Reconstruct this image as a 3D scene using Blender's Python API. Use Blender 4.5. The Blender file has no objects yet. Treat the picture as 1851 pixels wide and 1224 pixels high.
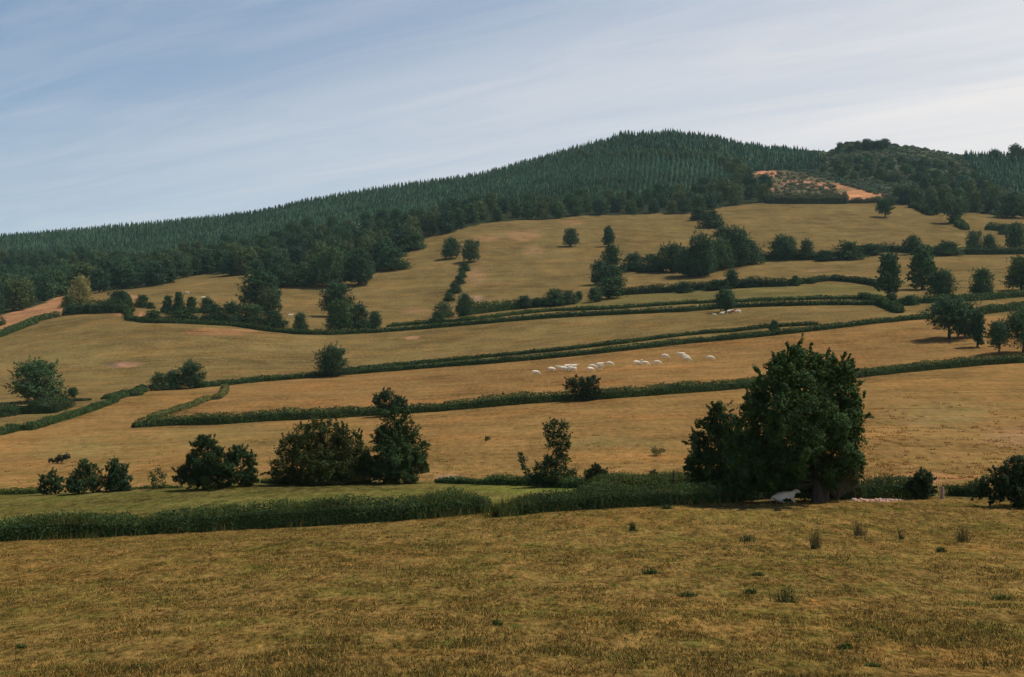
import bpy, math, random
import numpy as np
from math import radians as R

# ------------------------------------------------------------------ camera, sky, sun, exposure
SC = bpy.context.scene
COL = SC.collection
F, CX, HOR = 2570.0, 925.5, 750.0            # focal length in photo pixels, centre column, eye-level row
cam_d = bpy.data.cameras.new('camera'); cam = bpy.data.objects.new('camera', cam_d); COL.objects.link(cam)
cam_d.sensor_width = 36.0; cam_d.lens = 36.0 * F / 1851.0
cam_d.shift_y = (HOR - 612.0) / 1851.0
cam_d.clip_start = 0.1; cam_d.clip_end = 30000
cam.location = (0, 0, 0); cam.rotation_euler = (R(90), 0, 0)
SC.camera = cam

SUN_EL, SUN_AZ = 60.0, 74.0                  # elevation; bearing clockwise from the view direction (+Y)
w = bpy.data.worlds.new("World"); SC.world = w; w.use_nodes = True
nt = w.node_tree; N = nt.nodes; L = nt.links; N.clear()
out = N.new('ShaderNodeOutputWorld'); bg = N.new('ShaderNodeBackground'); bg.inputs['Strength'].default_value = 0.085
sky = N.new('ShaderNodeTexSky'); sky.sky_type = 'NISHITA'; sky.sun_disc = False
sky.sun_elevation = R(SUN_EL); sky.sun_rotation = R(SUN_AZ); sky.altitude = 300
sky.air_density = 1.0; sky.dust_density = 0.4; sky.ozone_density = 1.5
tc = N.new('ShaderNodeTexCoord'); sep = N.new('ShaderNodeSeparateXYZ'); L.new(tc.outputs['Generated'], sep.inputs[0])
def wm(op, a, b=None, c=None, clamp=False):
    n = N.new('ShaderNodeMath'); n.operation = op; n.use_clamp = clamp
    for i, v in enumerate((a, b, c)):
        if v is None: continue
        if isinstance(v, (int, float)): n.inputs[i].default_value = v
        else: L.new(v, n.inputs[i])
    return n.outputs[0]
# thin high cloud: streaks on a plane far overhead
zz = wm('MAXIMUM', wm('ADD', sep.outputs[2], 0.06), 0.02)
u_ = wm('DIVIDE', sep.outputs[0], zz); v_ = wm('DIVIDE', sep.outputs[1], zz)
cmb = N.new('ShaderNodeCombineXYZ'); L.new(u_, cmb.inputs[0]); L.new(v_, cmb.inputs[1])
mr = N.new('ShaderNodeMapping'); mr.inputs['Rotation'].default_value = (0, 0, R(-144.5)); L.new(cmb.outputs[0], mr.inputs[0])
mp = N.new('ShaderNodeMapping'); mp.inputs['Scale'].default_value = (0.10, 1.0, 1); mp.inputs['Location'].default_value = (3.1, 5.35, 0)
L.new(mr.outputs[0], mp.inputs[0])
n1 = N.new('ShaderNodeTexNoise'); n1.inputs['Scale'].default_value = 1.5; n1.inputs['Detail'].default_value = 6; n1.inputs['Roughness'].default_value = .52
n1.inputs['Distortion'].default_value = 0.4; L.new(mp.outputs[0], n1.inputs['Vector'])
mp2 = N.new('ShaderNodeMapping'); mp2.inputs['Scale'].default_value = (0.22, 1.0, 1); mp2.inputs['Rotation'].default_value = (0, 0, R(5)); L.new(mr.outputs[0], mp2.inputs[0])
n2 = N.new('ShaderNodeTexNoise'); n2.inputs['Scale'].default_value = 4.5; n2.inputs['Detail'].default_value = 7; n2.inputs['Roughness'].default_value = .62; n2.inputs['Distortion'].default_value = 1.2; L.new(mp2.outputs[0], n2.inputs['Vector'])
nn_ = wm('ADD', wm('MULTIPLY', n1.outputs[0], .62), wm('MULTIPLY', n2.outputs[0], .38))
streak = wm('MULTIPLY', wm('SUBTRACT', nn_, 0.40), 3.0, clamp=True)
# cloud veil grows towards the sun side and the horizon
side = wm('MULTIPLY_ADD', sep.outputs[0], 1.15, 0.50, clamp=True)
low = wm('SUBTRACT', 1.0, wm('MULTIPLY', sep.outputs[2], 3.4), clamp=True)
veil = wm('MULTIPLY_ADD', low, 0.66, wm('MULTIPLY', side, 0.72))
mask = wm('ADD', wm('MULTIPLY', wm('SUBTRACT', streak, 0.22), 0.27), veil, clamp=True)
up = wm('SUBTRACT', 1.0, wm('MULTIPLY', wm('SUBTRACT', sep.outputs[2], 0.35), 2.5, clamp=True))
mask = wm('MULTIPLY', mask, up)
tint = N.new('ShaderNodeMix'); tint.data_type = 'RGBA'; tint.blend_type = 'MULTIPLY'; tint.inputs[0].default_value = 1
L.new(sky.outputs[0], tint.inputs[6]); tint.inputs[7].default_value = (0.40, 0.80, 1.00, 1)
mx = N.new('ShaderNodeMix'); mx.data_type = 'RGBA'
L.new(mask, mx.inputs[0]); L.new(tint.outputs[2], mx.inputs[6]); mx.inputs[7].default_value = (10.0, 9.6, 9.3, 1)
L.new(mx.outputs[2], bg.inputs['Color']); L.new(bg.outputs[0], out.inputs['Surface'])

sd = bpy.data.lights.new('sun', 'SUN'); sun = bpy.data.objects.new('sun', sd); COL.objects.link(sun)
sd.energy = 3.6; sd.angle = R(0.5); sd.color = (1.0, 0.93, 0.82)
el, az = R(SUN_EL), R(SUN_AZ)
SDIR = np.array([math.cos(el)*math.sin(az), math.cos(el)*math.cos(az), math.sin(el)])
from mathutils import Vector
sun.rotation_euler = Vector(SDIR).to_track_quat('Z', 'Y').to_euler()
sun.location = (0, 0, 500)
SC.view_settings.view_transform = 'Standard'; SC.view_settings.look = 'None'
SC.view_settings.exposure = 0.12; SC.view_settings.gamma = 1.0; SC.view_settings.use_curve_mapping = False
SC.cycles.max_bounces = 5; SC.cycles.diffuse_bounces = 2; SC.cycles.glossy_bounces = 1
SC.cycles.transmission_bounces = 2; SC.cycles.volume_bounces = 0; SC.cycles.transparent_max_bounces = 4
SC.cycles.use_denoising = True; SC.cycles.denoiser = 'OPENIMAGEDENOISE'; SC.cycles.denoising_input_passes = 'RGB_ALBEDO_NORMAL'
SC.cycles.use_adaptive_sampling = True; SC.cycles.adaptive_threshold = 0.02

# ------------------------------------------------------------------ terrain
def pchip(x, y, xq):
    x = np.asarray(x, float); y = np.asarray(y, float); xq = np.asarray(xq, float)
    h = np.diff(x); d = np.diff(y) / h
    m = np.zeros(len(x)); 
    for i in range(1, len(x)-1):
        if d[i-1]*d[i] > 0:
            w1 = 2*h[i]+h[i-1]; w2 = h[i]+2*h[i-1]
            m[i] = (w1+w2)/(w1/d[i-1]+w2/d[i])
    m[0] = d[0]; m[-1] = d[-1]
    i = np.clip(np.searchsorted(x, xq)-1, 0, len(h)-1); t = np.clip((xq-x[i])/h[i], 0, 1)
    return ((1+2*t)*(1-t)**2)*y[i] + t*(1-t)**2*h[i]*m[i] + t*t*(3-2*t)*y[i+1] + t*t*(t-1)*h[i]*m[i+1]
COLS = [-500, 0, 300, 600, 900, 1200, 1500, 1851, 2350]
ROWS = {
 35:  [1232, 1230, 1228, 1226, 1224, 1224, 1224, 1224, 1224],
 62:  [1082, 1076, 1070, 1064, 1058, 1054, 1052, 1052, 1054],
 88:  [1010, 1000, 992, 984, 976, 970, 966, 966, 968],
 108: [985, 973, 963, 948, 928, 917, 911, 914, 918],
 128: [955, 938, 926, 912, 898, 886, 882, 888, 892],
 160: [905, 895, 879, 872, 868, 862, 858, 864, 868],
 220: [850, 838, 826, 815, 805, 795, 790, 787, 787],
 300: [775, 768, 764, 754, 740, 724, 714, 706, 700],
 380: [740, 726, 711, 700, 684, 668, 660, 646, 640],
 450: [716, 697, 684, 674, 652, 624, 604, 588, 582],
 600: [665, 612, 587, 602, 584, 560, 546, 538, 535],
 750: [620, 570, 548, 560, 542, 524, 505, 500, 500],
 900: [585, 548, 520, 503, 488, 478, 470, 464, 468],
 1100:[555, 528, 494, 458, 420, 421, 424, 424, 428],
 1300:[536, 505, 474, 430, 388, 384, 376, 386, 395]}
SKY = [(-500,452),(0,425),(200,408),(400,390),(500,376),(560,361),(700,338),(860,316),(1000,278),(1080,255),(1120,248),(1210,243),(1300,255),
       (1340,265),(1420,273),(1505,270),(1535,256),(1600,257),(1700,272),(1740,279),(1810,281),(1851,284),(2350,300)]
PX = np.arange(-900, 2760, 6.0)
YS = [0, 12] + sorted(ROWS) + [1500, 1750, 2000, 2300, 2800, 4000, 9000]
ZT = []
sky_base = pchip([a for a, b in SKY], [b for a, b in SKY], PX)
sky_base = sky_base + 10
for Y in YS:
    if Y == 0: ZT.append(np.full(len(PX), -1.75))
    elif Y == 12: ZT.append(np.full(len(PX), -3.6))
    elif Y in ROWS: ZT.append((HOR - pchip(COLS, ROWS[Y], PX)) * Y / F)
    else:
        b1300 = pchip(COLS, ROWS[1300], PX)
        if Y <= 2000:
            t = {1500: .36, 1750: .70, 2000: 1.0}[Y]
            ZT.append((HOR - (b1300*(1-t) + sky_base*t)) * Y / F)
        else:
            zr = (HOR - sky_base) * 2000 / F
            ZT.append(zr * {2300: .97, 2800: .78, 4000: .45, 9000: .1}[Y])
ZT = np.array(ZT)
YG = np.concatenate([np.arange(0, 200, 2.0), np.arange(200, 2400, 8.0), np.arange(2400, 9001, 60.0)])
ZG = np.array([pchip(YS, ZT[:, i], YG) for i in range(len(PX))]).T      # [Y, px]
def smooth_noise(x, y, s, seed):
    r = np.random.RandomState(seed); ph = r.rand(6)*6.28; an = r.rand(6)*6.28
    v = 0
    for k in range(6):
        c, sn = math.cos(an[k]), math.sin(an[k]); f = (1 + .35*k)/s
        v = v + np.sin((x*c + y*sn)*f + ph[k] + 1.3*np.sin((x*sn - y*c)*f*.7 + ph[k]*2))
    return v/6
def H(x, y):
    x = np.asarray(x, float); y = np.asarray(y, float)
    Yp = np.maximum(y, 30.0)
    p = np.clip((CX + F*x/Yp - PX[0])/6.0, 0, len(PX)-1.001)
    yi = np.interp(np.clip(y, 0, 9000), YG, np.arange(len(YG)))
    i = np.minimum(yi.astype(int), len(YG)-2); j = p.astype(int); a = yi-i; b = p-j
    z = (ZG[i, j]*(1-b) + ZG[i, j+1]*b)*(1-a) + (ZG[i+1, j]*(1-b) + ZG[i+1, j+1]*b)*a
    amp = np.clip((y-120)/500, 0, 1)
    z = z + .05*smooth_noise(x, y, .9, 3)*np.clip((260-y)/120, 0, 1) + .12*smooth_noise(x, y, 4, 4) + amp*.7*smooth_noise(x, y, 30, 5)
    return z
YF = np.concatenate([np.arange(30, 200, 1.0), np.arange(200, 2300, 4.0)])
def pix(px, py):
    """ground point seen at a photo pixel"""
    xs = (px-CX)/F*YF; g = HOR - H(xs, YF)*F/YF
    k = np.nonzero(g <= py)[0]
    if len(k) == 0: k = [int(np.argmin(g))]
    k = k[0]
    if k == 0: Y = YF[0]
    else:
        t = (g[k-1]-py)/max(1e-6, g[k-1]-g[k]); Y = YF[k-1] + min(1, max(0, t))*(YF[k]-YF[k-1])
    x = (px-CX)/F*Y
    return np.array([x, Y, float(H(x, Y))])

# ------------------------------------------------------------------ mesh helpers
def mk(name, V, faces, mats, tint=None, parent=None, midx=None, smooth=False, link=True):
    """faces: list of int arrays (n,k)"""
    me = bpy.data.meshes.new(name)
    V = np.asarray(V, np.float32); me.vertices.add(len(V)); me.vertices.foreach_set('co', V.ravel())
    faces = [f for f in faces if len(f)]
    loops = np.concatenate([np.asarray(f, np.int32).ravel() for f in faces])
    cnt = np.concatenate([np.full(len(f), f.shape[1]) for f in faces]); st = np.concatenate([[0], np.cumsum(cnt)[:-1]])
    me.loops.add(len(loops)); me.loops.foreach_set('vertex_index', loops)
    me.polygons.add(len(cnt)); me.polygons.foreach_set('loop_start', st.astype(np.int32))
    for m in mats: me.materials.append(m)
    if midx is not None: me.polygons.foreach_set('material_index', np.asarray(midx, np.int32))
    me.polygons.foreach_set('use_smooth', np.full(len(cnt), smooth))
    if tint is not None:
        ca = me.color_attributes.new('tint', 'FLOAT_COLOR', 'POINT')
        t = np.ones((len(V), 4), np.float32); t[:, :tint.shape[1]] = tint; ca.data.foreach_set('color', t.ravel())
    me.update(calc_edges=True)
    o = bpy.data.objects.new(name, me)
    if link: COL.objects.link(o)
    if parent is not None: o.parent = parent
    return o
def tag(o, label=None, cat=None, group=None, kind=None):
    if label: o['label'] = label
    if cat: o['category'] = cat
    if group: o['group'] = group
    if kind: o['kind'] = kind
    return o
def empty(name, loc, rz=0):
    o = bpy.data.objects.new(name, None); COL.objects.link(o); o.location = loc; o.rotation_euler = (0, 0, rz); o.empty_display_size = .5
    return o
class Buf:
    def __init__(s): s.V = []; s.Q = []; s.T = []; s.C = []; s.n = 0; s.mq = []; s.mt = []
    def add(s, V, Q=None, T=None, C=None, m=0):
        V = np.asarray(V, float)
        if Q is not None and len(Q): s.Q.append(np.asarray(Q)+s.n); s.mq.append(np.full(len(Q), m))
        if T is not None and len(T): s.T.append(np.asarray(T)+s.n); s.mt.append(np.full(len(T), m))
        s.V.append(V); s.C.append(np.ones((len(V), 3))*.5 if C is None else C); s.n += len(V)
    def build(s, name, mats, parent=None, **k):
        fs = []; mi = []
        if s.Q: fs.append(np.concatenate(s.Q)); mi.append(np.concatenate(s.mq))
        if s.T: fs.append(np.concatenate(s.T)); mi.append(np.concatenate(s.mt))
        return mk(name, np.concatenate(s.V), fs, mats, np.concatenate(s.C), parent, np.concatenate(mi), **k)
def tube(buf, pts, rad, sides=7, m=0, C=None):
    pts = np.array(pts, float); n = len(pts)
    d = np.gradient(pts, axis=0); d /= np.linalg.norm(d, axis=1)[:, None]+1e-9
    a = np.cross(d, [0.13, 1, 0.07]); a /= np.linalg.norm(a, axis=1)[:, None]; b = np.cross(d, a)
    th = np.arange(sides)/sides*2*np.pi
    V = pts[:, None] + (a[:, None]*np.cos(th)[None, :, None] + b[:, None]*np.sin(th)[None, :, None])*np.array(rad)[:, None, None]
    Q = [[i*sides+j, i*sides+(j+1) % sides, (i+1)*sides+(j+1) % sides, (i+1)*sides+j] for i in range(n-1) for j in range(sides)]
    V = V.reshape(-1, 3); V = np.concatenate([V, pts[-1:]])
    T = [[(n-1)*sides+j, (n-1)*sides+(j+1) % sides, n*sides] for j in range(sides)]
    buf.add(V, Q, T, C=(np.ones((len(V), 3))*np.array(C) if C is not None else None), m=m)
def unit(v): return v/(np.linalg.norm(v, axis=-1, keepdims=True)+1e-9)
def leaves(rng, P, Nn, size, tint, asp=.62):
    """kite-shaped leaf faces at P facing Nn"""
    n = len(P); a = unit(np.cross(Nn, rng.normal(size=(n, 3)))); b = np.cross(Nn, a)
    s = (size*(.65+.7*rng.rand(n)))[:, None]
    bend = Nn*s*.18
    V = np.stack([P-a*s*.5, P+b*s*.5*asp-bend, P+a*s*.55, P-b*s*.5*asp-bend], 1).reshape(-1, 3)
    Q = np.arange(4*n).reshape(n, 4)
    return V, Q, np.repeat(tint, 4, axis=0)
# leaf tints (foliage base colours)
def leaf_cols(rng, n, base, var=.28, yel=0.06):
    base = np.array(base); c = base[None]*(1+var*(rng.rand(n, 1)*2-1)); c[:, 0] *= 1+.25*(rng.rand(n)*2-1); c[:, 2] *= 1+.2*(rng.rand(n)*2-1)
    y = rng.rand(n) < yel; c[y] = c[y]*np.array([2.1, 1.7, .9]); return c
def crown(rng, lobes, n, size, base, clump=.34, buf=None, flat=.0, var=.28, yel=.05):
    """lobes rows: x,y,z,rx,ry,rz.  Small clumps of leaf faces on and in the lobes."""
    lobes = np.array(lobes, float)
    area = lobes[:, 3]*lobes[:, 5]; share = area/area.sum()
    Vs = []
    for L_, sh in zip(lobes, share):
        k = max(5, int(26*(1+.0*sh)))
        d = unit(rng.normal(size=(k, 3)) + np.array([0, 0, .25]))
        rr = .62+.5*rng.rand(k)
        cc = L_[:3] + d*rr[:, None]*L_[3:6]
        cr = (clump*(.6+.8*rng.rand(k)))[:, None]*np.array(L_[3:6]); sp = rng.rand(k) < .28; cc[sp] += d[sp]*(.10+.28*rng.rand(sp.sum(), 1))*L_[3:6]; cr[sp] *= .55
        m = int(n*sh); m1 = int(m*.80)
        idx = rng.randint(0, k, m1)
        off = unit(rng.normal(size=(m1, 3)))*(rng.rand(m1, 1)**.45)
        P = cc[idx] + off*cr[idx]
        q = sp[idx]; d2 = unit(d+np.array([0, 0, .55])+rng.normal(size=(k, 3))*.25)[idx]
        P[q] = cc[idx][q] + off[q]*cr[idx][q]*.55 + d2[q]*((rng.rand(q.sum(), 1)*2-.7)*cr[idx][q]*1.5)
        Nn = unit(off*.55 + d[idx]*.35 + np.array([0, 0, .30]) + rng.normal(size=(m1, 3))*.30)
        P2 = L_[:3] + unit(rng.normal(size=(m-m1, 3)))*(rng.rand(m-m1, 1)**.45)*L_[3:6]*.9
        N2 = unit(rng.normal(size=(m-m1, 3)))
        ct = .8+.4*rng.rand(k)
        tn = leaf_cols(rng, m, base, var, yel); tn[:m1] *= ct[idx][:, None]
        Vs.append((np.concatenate([P, P2]), np.concatenate([Nn, N2]), tn))
    P = np.concatenate([v[0] for v in Vs]); Nn = np.concatenate([v[1] for v in Vs]); t = np.concatenate([v[2] for v in Vs])
    keep = P[:, 2] > .02; P, Nn, t = P[keep], Nn[keep], t[keep]
    V, Q, C = leaves(rng, P, Nn, size, t)
    b = buf or Buf(); b.add(V, Q, C=C, m=0); return b
def trunk(rng, lobes, h, r, buf=None, m=0, stems=1, spread=0):
    b = buf or Buf(); bark = (.055, .045, .035)
    lobes = np.array(lobes, float)
    for s in range(stems):
        bx, by = (rng.rand(2)-.5)*spread if stems > 1 else (0, 0)
        pts = [np.array([bx, by, -.3])]; ax = (rng.rand(2)-.5)*h*.06
        for k in range(1, 6):
            t = k/5; pts.append(np.array([bx*(1-.3*t)+ax[0]*t, by*(1-.3*t)+ax[1]*t, h*.78*t]))
        rr = [r*(1.25 if k == 0 else 1-.75*k/5) for k in range(6)]
        tube(b, pts, rr, 8, m, bark)
        for L_ in lobes[s::stems]:
            z0 = max(.12*h, min(L_[2]-.35*h*rng.rand(), h*.62)); t = min(1, z0/(h*.78)); p0 = np.array([bx+ax[0]*t, by+ax[1]*t, z0])
            p3 = L_[:3]; mid = (p0*.5+p3*.5)+np.array([0, 0, -.08*np.linalg.norm(p3-p0)])
            tube(b, [p0, mid, p3], [r*.42*(1-.5*t), r*.25*(1-.5*t), r*.08], 5, m, bark)
    return b

# ------------------------------------------------------------------ materials
def mat(name, rough=.9, spec=.15):
    m = bpy.data.materials.new(name); m.use_nodes = True; n = m.node_tree.nodes; l = m.node_tree.links
    p = n['Principled BSDF']; p.inputs['Roughness'].default_value = rough; p.inputs['Specular IOR Level'].default_value = spec
    return m, n, l, p
def mmath(n, l, op, a, b=None, clamp=False):
    x = n.new('ShaderNodeMath'); x.operation = op; x.use_clamp = clamp
    for i, v in enumerate((a, b)):
        if v is None: continue
        if isinstance(v, (int, float)): x.inputs[i].default_value = v
        else: l.new(v, x.inputs[i])
    return x.outputs[0]
def mixc(n, l, blend, fac, a, b):
    x = n.new('ShaderNodeMix'); x.data_type = 'RGBA'; x.blend_type = blend
    for i, v in ((0, fac), (6, a), (7, b)):
        if isinstance(v, (int, float)): x.inputs[i].default_value = v
        elif isinstance(v, tuple): x.inputs[i].default_value = v
        else: l.new(v, x.inputs[i])
    return x.outputs[2]
def noise(n, l, vec, scale, detail=3, rough=.55, mapscale=None, rot=0, dist=0):
    if mapscale or rot:
        mp = n.new('ShaderNodeMapping'); mp.inputs['Scale'].default_value = mapscale or (1, 1, 1); mp.inputs['Rotation'].default_value = (0, 0, rot)
        l.new(vec, mp.inputs[0]); vec = mp.outputs[0]
    x = n.new('ShaderNodeTexNoise'); x.inputs['Scale'].default_value = scale; x.inputs['Detail'].default_value = detail
    x.inputs['Roughness'].default_value = rough; x.inputs['Distortion'].default_value = dist; l.new(vec, x.inputs['Vector']); return x.outputs[0]
def foliage(name, trans=.12, scale=.6):
    m, n, l, p = mat(name, .75, .12)
    at = n.new('ShaderNodeAttribute'); at.attribute_name = 'tint'
    oi = n.new('ShaderNodeObjectInfo')
    tcn = n.new('ShaderNodeTexCoord')
    f = noise(n, l, tcn.outputs['Object'], scale, 2)
    k = mmath(n, l, 'ADD', mmath(n, l, 'MULTIPLY', f, .9), mmath(n, l, 'MULTIPLY', oi.outputs['Random'], .35)); k = mmath(n, l, 'ADD', k, .42)
    cmb = n.new('ShaderNodeCombineColor')
    for i in range(3): l.new(k, cmb.inputs[i])
    c = mixc(n, l, 'MULTIPLY', 1.0, at.outputs['Color'], cmb.outputs[0])
    l.new(c, p.inputs['Base Color'])
    tr = n.new('ShaderNodeBsdfTranslucent'); l.new(mixc(n, l, 'MULTIPLY', 1.0, c, (1.6, 1.6, .5, 1)), tr.inputs['Color'])
    ms = n.new('ShaderNodeMixShader'); ms.inputs[0].default_value = trans
    l.new(p.outputs[0], ms.inputs[1]); l.new(tr.outputs[0], ms.inputs[2])
    l.new(ms.outputs[0], n['Material Output'].inputs['Surface']); return m
M_LEAF = foliage('leaf foliage'); M_FAR = foliage('far leaf foliage', .06, .12); M_HEDGE = foliage('hedge foliage', .10, .5)
M_CON = foliage('conifer needles', .0, .05)
def simple(name, rough=.9):
    m, n, l, p = mat(name, rough, .1)
    at = n.new('ShaderNodeAttribute'); at.attribute_name = 'tint'; tcn = n.new('ShaderNodeTexCoord')
    f = noise(n, l, tcn.outputs['Object'], 6, 3)
    k = mmath(n, l, 'ADD', f, .5); cmb = n.new('ShaderNodeCombineColor')
    for i in range(3): l.new(k, cmb.inputs[i])
    l.new(mixc(n, l, 'MULTIPLY', 1.0, at.outputs['Color'], cmb.outputs[0]), p.inputs['Base Color']); return m
M_BARK = simple('bark'); M_GRASS = simple('grass blades'); M_HIDE = simple('pale cow hide', .8); M_STONE = simple('pale stone'); M_WOOD = simple('weathered post wood')

def ground_mat():
    m, n, l, p = mat('pasture ground', 1.0, .0)
    at = n.new('ShaderNodeAttribute'); at.attribute_name = 'tint'
    g = n.new('ShaderNodeNewGeometry'); pos = g.outputs['Position']
    cd = n.new('ShaderNodeSeparateXYZ'); l.new(pos, cd.inputs[0])
    near = mmath(n, l, 'SUBTRACT', 1.0, mmath(n, l, 'MULTIPLY', mmath(n, l, 'SUBTRACT', cd.outputs[1], 90), 1/130), clamp=True)  # tussocky foreground field
    big = noise(n, l, pos, .018, 4, .6, (1, .8, .0))
    mid = noise(n, l, pos, .11, 5, .62, (.7, .5, 0), rot=.10)
    fine = noise(n, l, pos, .9, 4, .7, (1, .33, 0))
    tiny = noise(n, l, pos, 4.2, 4, .75, (1, .28, 0))
    strk = noise(n, l, pos, .5, 3, .6, (.05, .9, 0), rot=.06, dist=.3)
    def sh(x, a, c=.5): return mmath(n, l, 'MULTIPLY', mmath(n, l, 'SUBTRACT', x, c), a)
    # brightness
    k = mmath(n, l, 'ADD', 1.0, sh(big, 1.0)); k = mmath(n, l, 'ADD', k, sh(mid, 1.3)); k = mmath(n, l, 'ADD', k, mmath(n, l, 'MULTIPLY', sh(strk, 1.0), mmath(n, l, 'SUBTRACT', 1.0, mmath(n, l, 'MULTIPLY', near, .85))))
    k = mmath(n, l, 'ADD', k, mmath(n, l, 'MULTIPLY', sh(fine, 3.0), mmath(n, l, 'ADD', mmath(n, l, 'MULTIPLY', near, .45), .5)))
    k = mmath(n, l, 'ADD', k, mmath(n, l, 'MULTIPLY', sh(tiny, 3.4), mmath(n, l, 'ADD', mmath(n, l, 'MULTIPLY', near, .9), .25)))
    k = mmath(n, l, 'MAXIMUM', k, .3)
    cmb = n.new('ShaderNodeCombineColor')
    for i in range(3): l.new(k, cmb.inputs[i])
    c = mixc(n, l, 'MULTIPLY', 1.0, at.outputs['Color'], cmb.outputs[0])
    # greener and straw patches
    gr = noise(n, l, pos, .22, 5, .7, (.8, .5, 0), rot=-.1)
    gf = mmath(n, l, 'MULTIPLY', mmath(n, l, 'SUBTRACT', gr, .47), 5.0, clamp=True)
    gf = mmath(n, l, 'MULTIPLY', gf, mmath(n, l, 'ADD', mmath(n, l, 'MULTIPLY', near, .45), .40))
    c = mixc(n, l, 'MULTIPLY', gf, c, (.58, .84, .58, 1))
    g2 = noise(n, l, pos, 1.5, 4, .72, (1, .35, 0), rot=.1)
    g2f = mmath(n, l, 'MULTIPLY', mmath(n, l, 'MULTIPLY', mmath(n, l, 'SUBTRACT', g2, .53), 9.0, clamp=True), mmath(n, l, 'MULTIPLY', near, .8))
    c = mixc(n, l, 'MULTIPLY', g2f, c, (.42, .66, .50, 1))
    g4 = noise(n, l, pos, .45, 3, .6, (1, .5, 0), rot=.4, dist=.6)
    g4f = mmath(n, l, 'MULTIPLY', mmath(n, l, 'MULTIPLY', mmath(n, l, 'SUBTRACT', g4, .60), 9.0, clamp=True), mmath(n, l, 'MULTIPLY', near, .75))
    c = mixc(n, l, 'MULTIPLY', g4f, c, (.50, .80, .60, 1))
    g3 = noise(n, l, pos, 1.1, 5, .75, (1, .35, 0), rot=-.1)
    g3f = mmath(n, l, 'MULTIPLY', mmath(n, l, 'MULTIPLY', mmath(n, l, 'SUBTRACT', g3, .55), 9.0, clamp=True), mmath(n, l, 'ADD', mmath(n, l, 'MULTIPLY', near, .55), .2))
    c = mixc(n, l, 'MULTIPLY', g3f, c, (1.40, 1.12, .98, 1))
    st = noise(n, l, pos, .05, 6, .72, (.6, .7, 0), rot=.15)
    sf = mmath(n, l, 'MULTIPLY', mmath(n, l, 'SUBTRACT', st, .50), 3.0, clamp=True)
    c = mixc(n, l, 'MULTIPLY', sf, c, (1.45, 1.12, .96, 1))
    l.new(c, p.inputs['Base Color'])
    bmp = n.new('ShaderNodeBump'); bmp.inputs['Strength'].default_value = .6; bmp.inputs['Distance'].default_value = .35
    l.new(mmath(n, l, 'ADD', mmath(n, l, 'ADD', fine, mmath(n, l, 'MULTIPLY', tiny, .35)), mmath(n, l, 'MULTIPLY', mid, 1.5)), bmp.inputs['Height']); l.new(bmp.outputs[0], p.inputs['Normal'])
    return m
M_GROUND = ground_mat()

# ------------------------------------------------------------------ ground sheet
def inpoly(px, py, poly, feather=0):
    poly = np.array(poly, float); c = np.zeros(px.shape, bool); n = len(poly)
    for i in range(n):
        x1, y1 = poly[i]; x2, y2 = poly[(i+1) % n]
        cond = ((y1 > py) != (y2 > py)) & (px < (x2-x1)*(py-y1)/(y2-y1+1e-12)+x1); c ^= cond
    return c
WOOD_A = [(-80,468),(100,470),(300,474),(480,440),(600,418),(700,402),(790,396),(800,404),(785,420),(740,452),(690,484),(668,505),(560,512),(500,514),(450,494),(312,500),(302,512),(235,523),(200,524),(112,532),(60,555),(-80,590)]
WOOD_B = [(785,398),(900,378),(1060,370),(1180,366),(1250,352),(1330,336),(1395,338),(1380,366),(1310,374),(1255,386),(1200,387),(1040,391),(1000,397),(930,398),(860,406),(800,424),(780,424)]
CONIF = [(-120,438),(0,429),(200,413),(400,394),(560,365),(700,341),(860,319),(1000,281),(1080,259),(1120,252),(1210,247),(1300,256),(1340,268),(1420,276),(1480,286),(1492,312),(1420,308),(1340,312),(1330,338),(1250,352),(1190,364),(1060,370),(900,377),(790,395),(700,402),(600,417),(480,439),(300,470),(100,466),(-120,462)]
SCRUB = [(1425,272),(1500,270),(1535,254),(1600,256),(1700,272),(1745,280),(1800,330),(1851,352),(1900,360),(1900,392),(1800,390),(1760,384),(1690,388),(1650,372),(1600,358),(1560,345),(1490,325),(1425,306)]
DARKC = [(1740,284),(1800,286),(1860,290),(1960,300),(1960,352),(1851,348),(1806,346),(1770,318)]
TAN = (.176, .117, .043)
GREY_TAN = (.165, .112, .041)
FIELDS = [  # (polygon in photo pixels, colour)
 ([(-900,1800),(2800,1800),(2800,905),(1851,900),(1500,905),(1200,912),(900,925),(600,948),(300,965),(0,975),(-900,1000)], (.172,.104,.030)),
 ([(-900,1000),(0,975),(600,948),(900,925),(1100,900),(1060,878),(800,872),(480,868),(200,890),(-900,905)], (.122,.098,.028)),
 ([(-900,905),(200,885),(480,868),(1240,866),(1340,880),(2800,880),(2800,640),(1851,648),(1340,695),(700,745),(250,772),(0,785),(-900,900)], (.232,.132,.045)),
 ([(370,700),(480,690),(900,656),(1400,605),(1680,574),(2800,560),(2800,640),(1851,648),(1340,695),(250,772)], (.230,.127,.045)),
 ([(0,785),(270,705),(400,700),(260,762),(250,772),(0,850)], (.240,.134,.046)),
 ([(1100,560),(1300,545),(1540,538),(1600,545),(1600,520),(1500,512),(1290,522),(1000,545)], (.145,.115,.040)),
 ([(-900,700),(0,604),(110,568),(215,562),(240,580),(110,535),(60,556),(-900,640)], (.34,.17,.08)),
 (WOOD_A, (.03,.035,.018)), (WOOD_B, (.03,.035,.018)), (CONIF, (.025,.05,.036)), (DARKC, (.02,.04,.03)),
 (SCRUB, (.058,.066,.036)),
 ([(1360,312),(1425,308),(1490,325),(1560,345),(1600,358),(1600,366),(1380,366)], (.135,.112,.056)),
]
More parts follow.
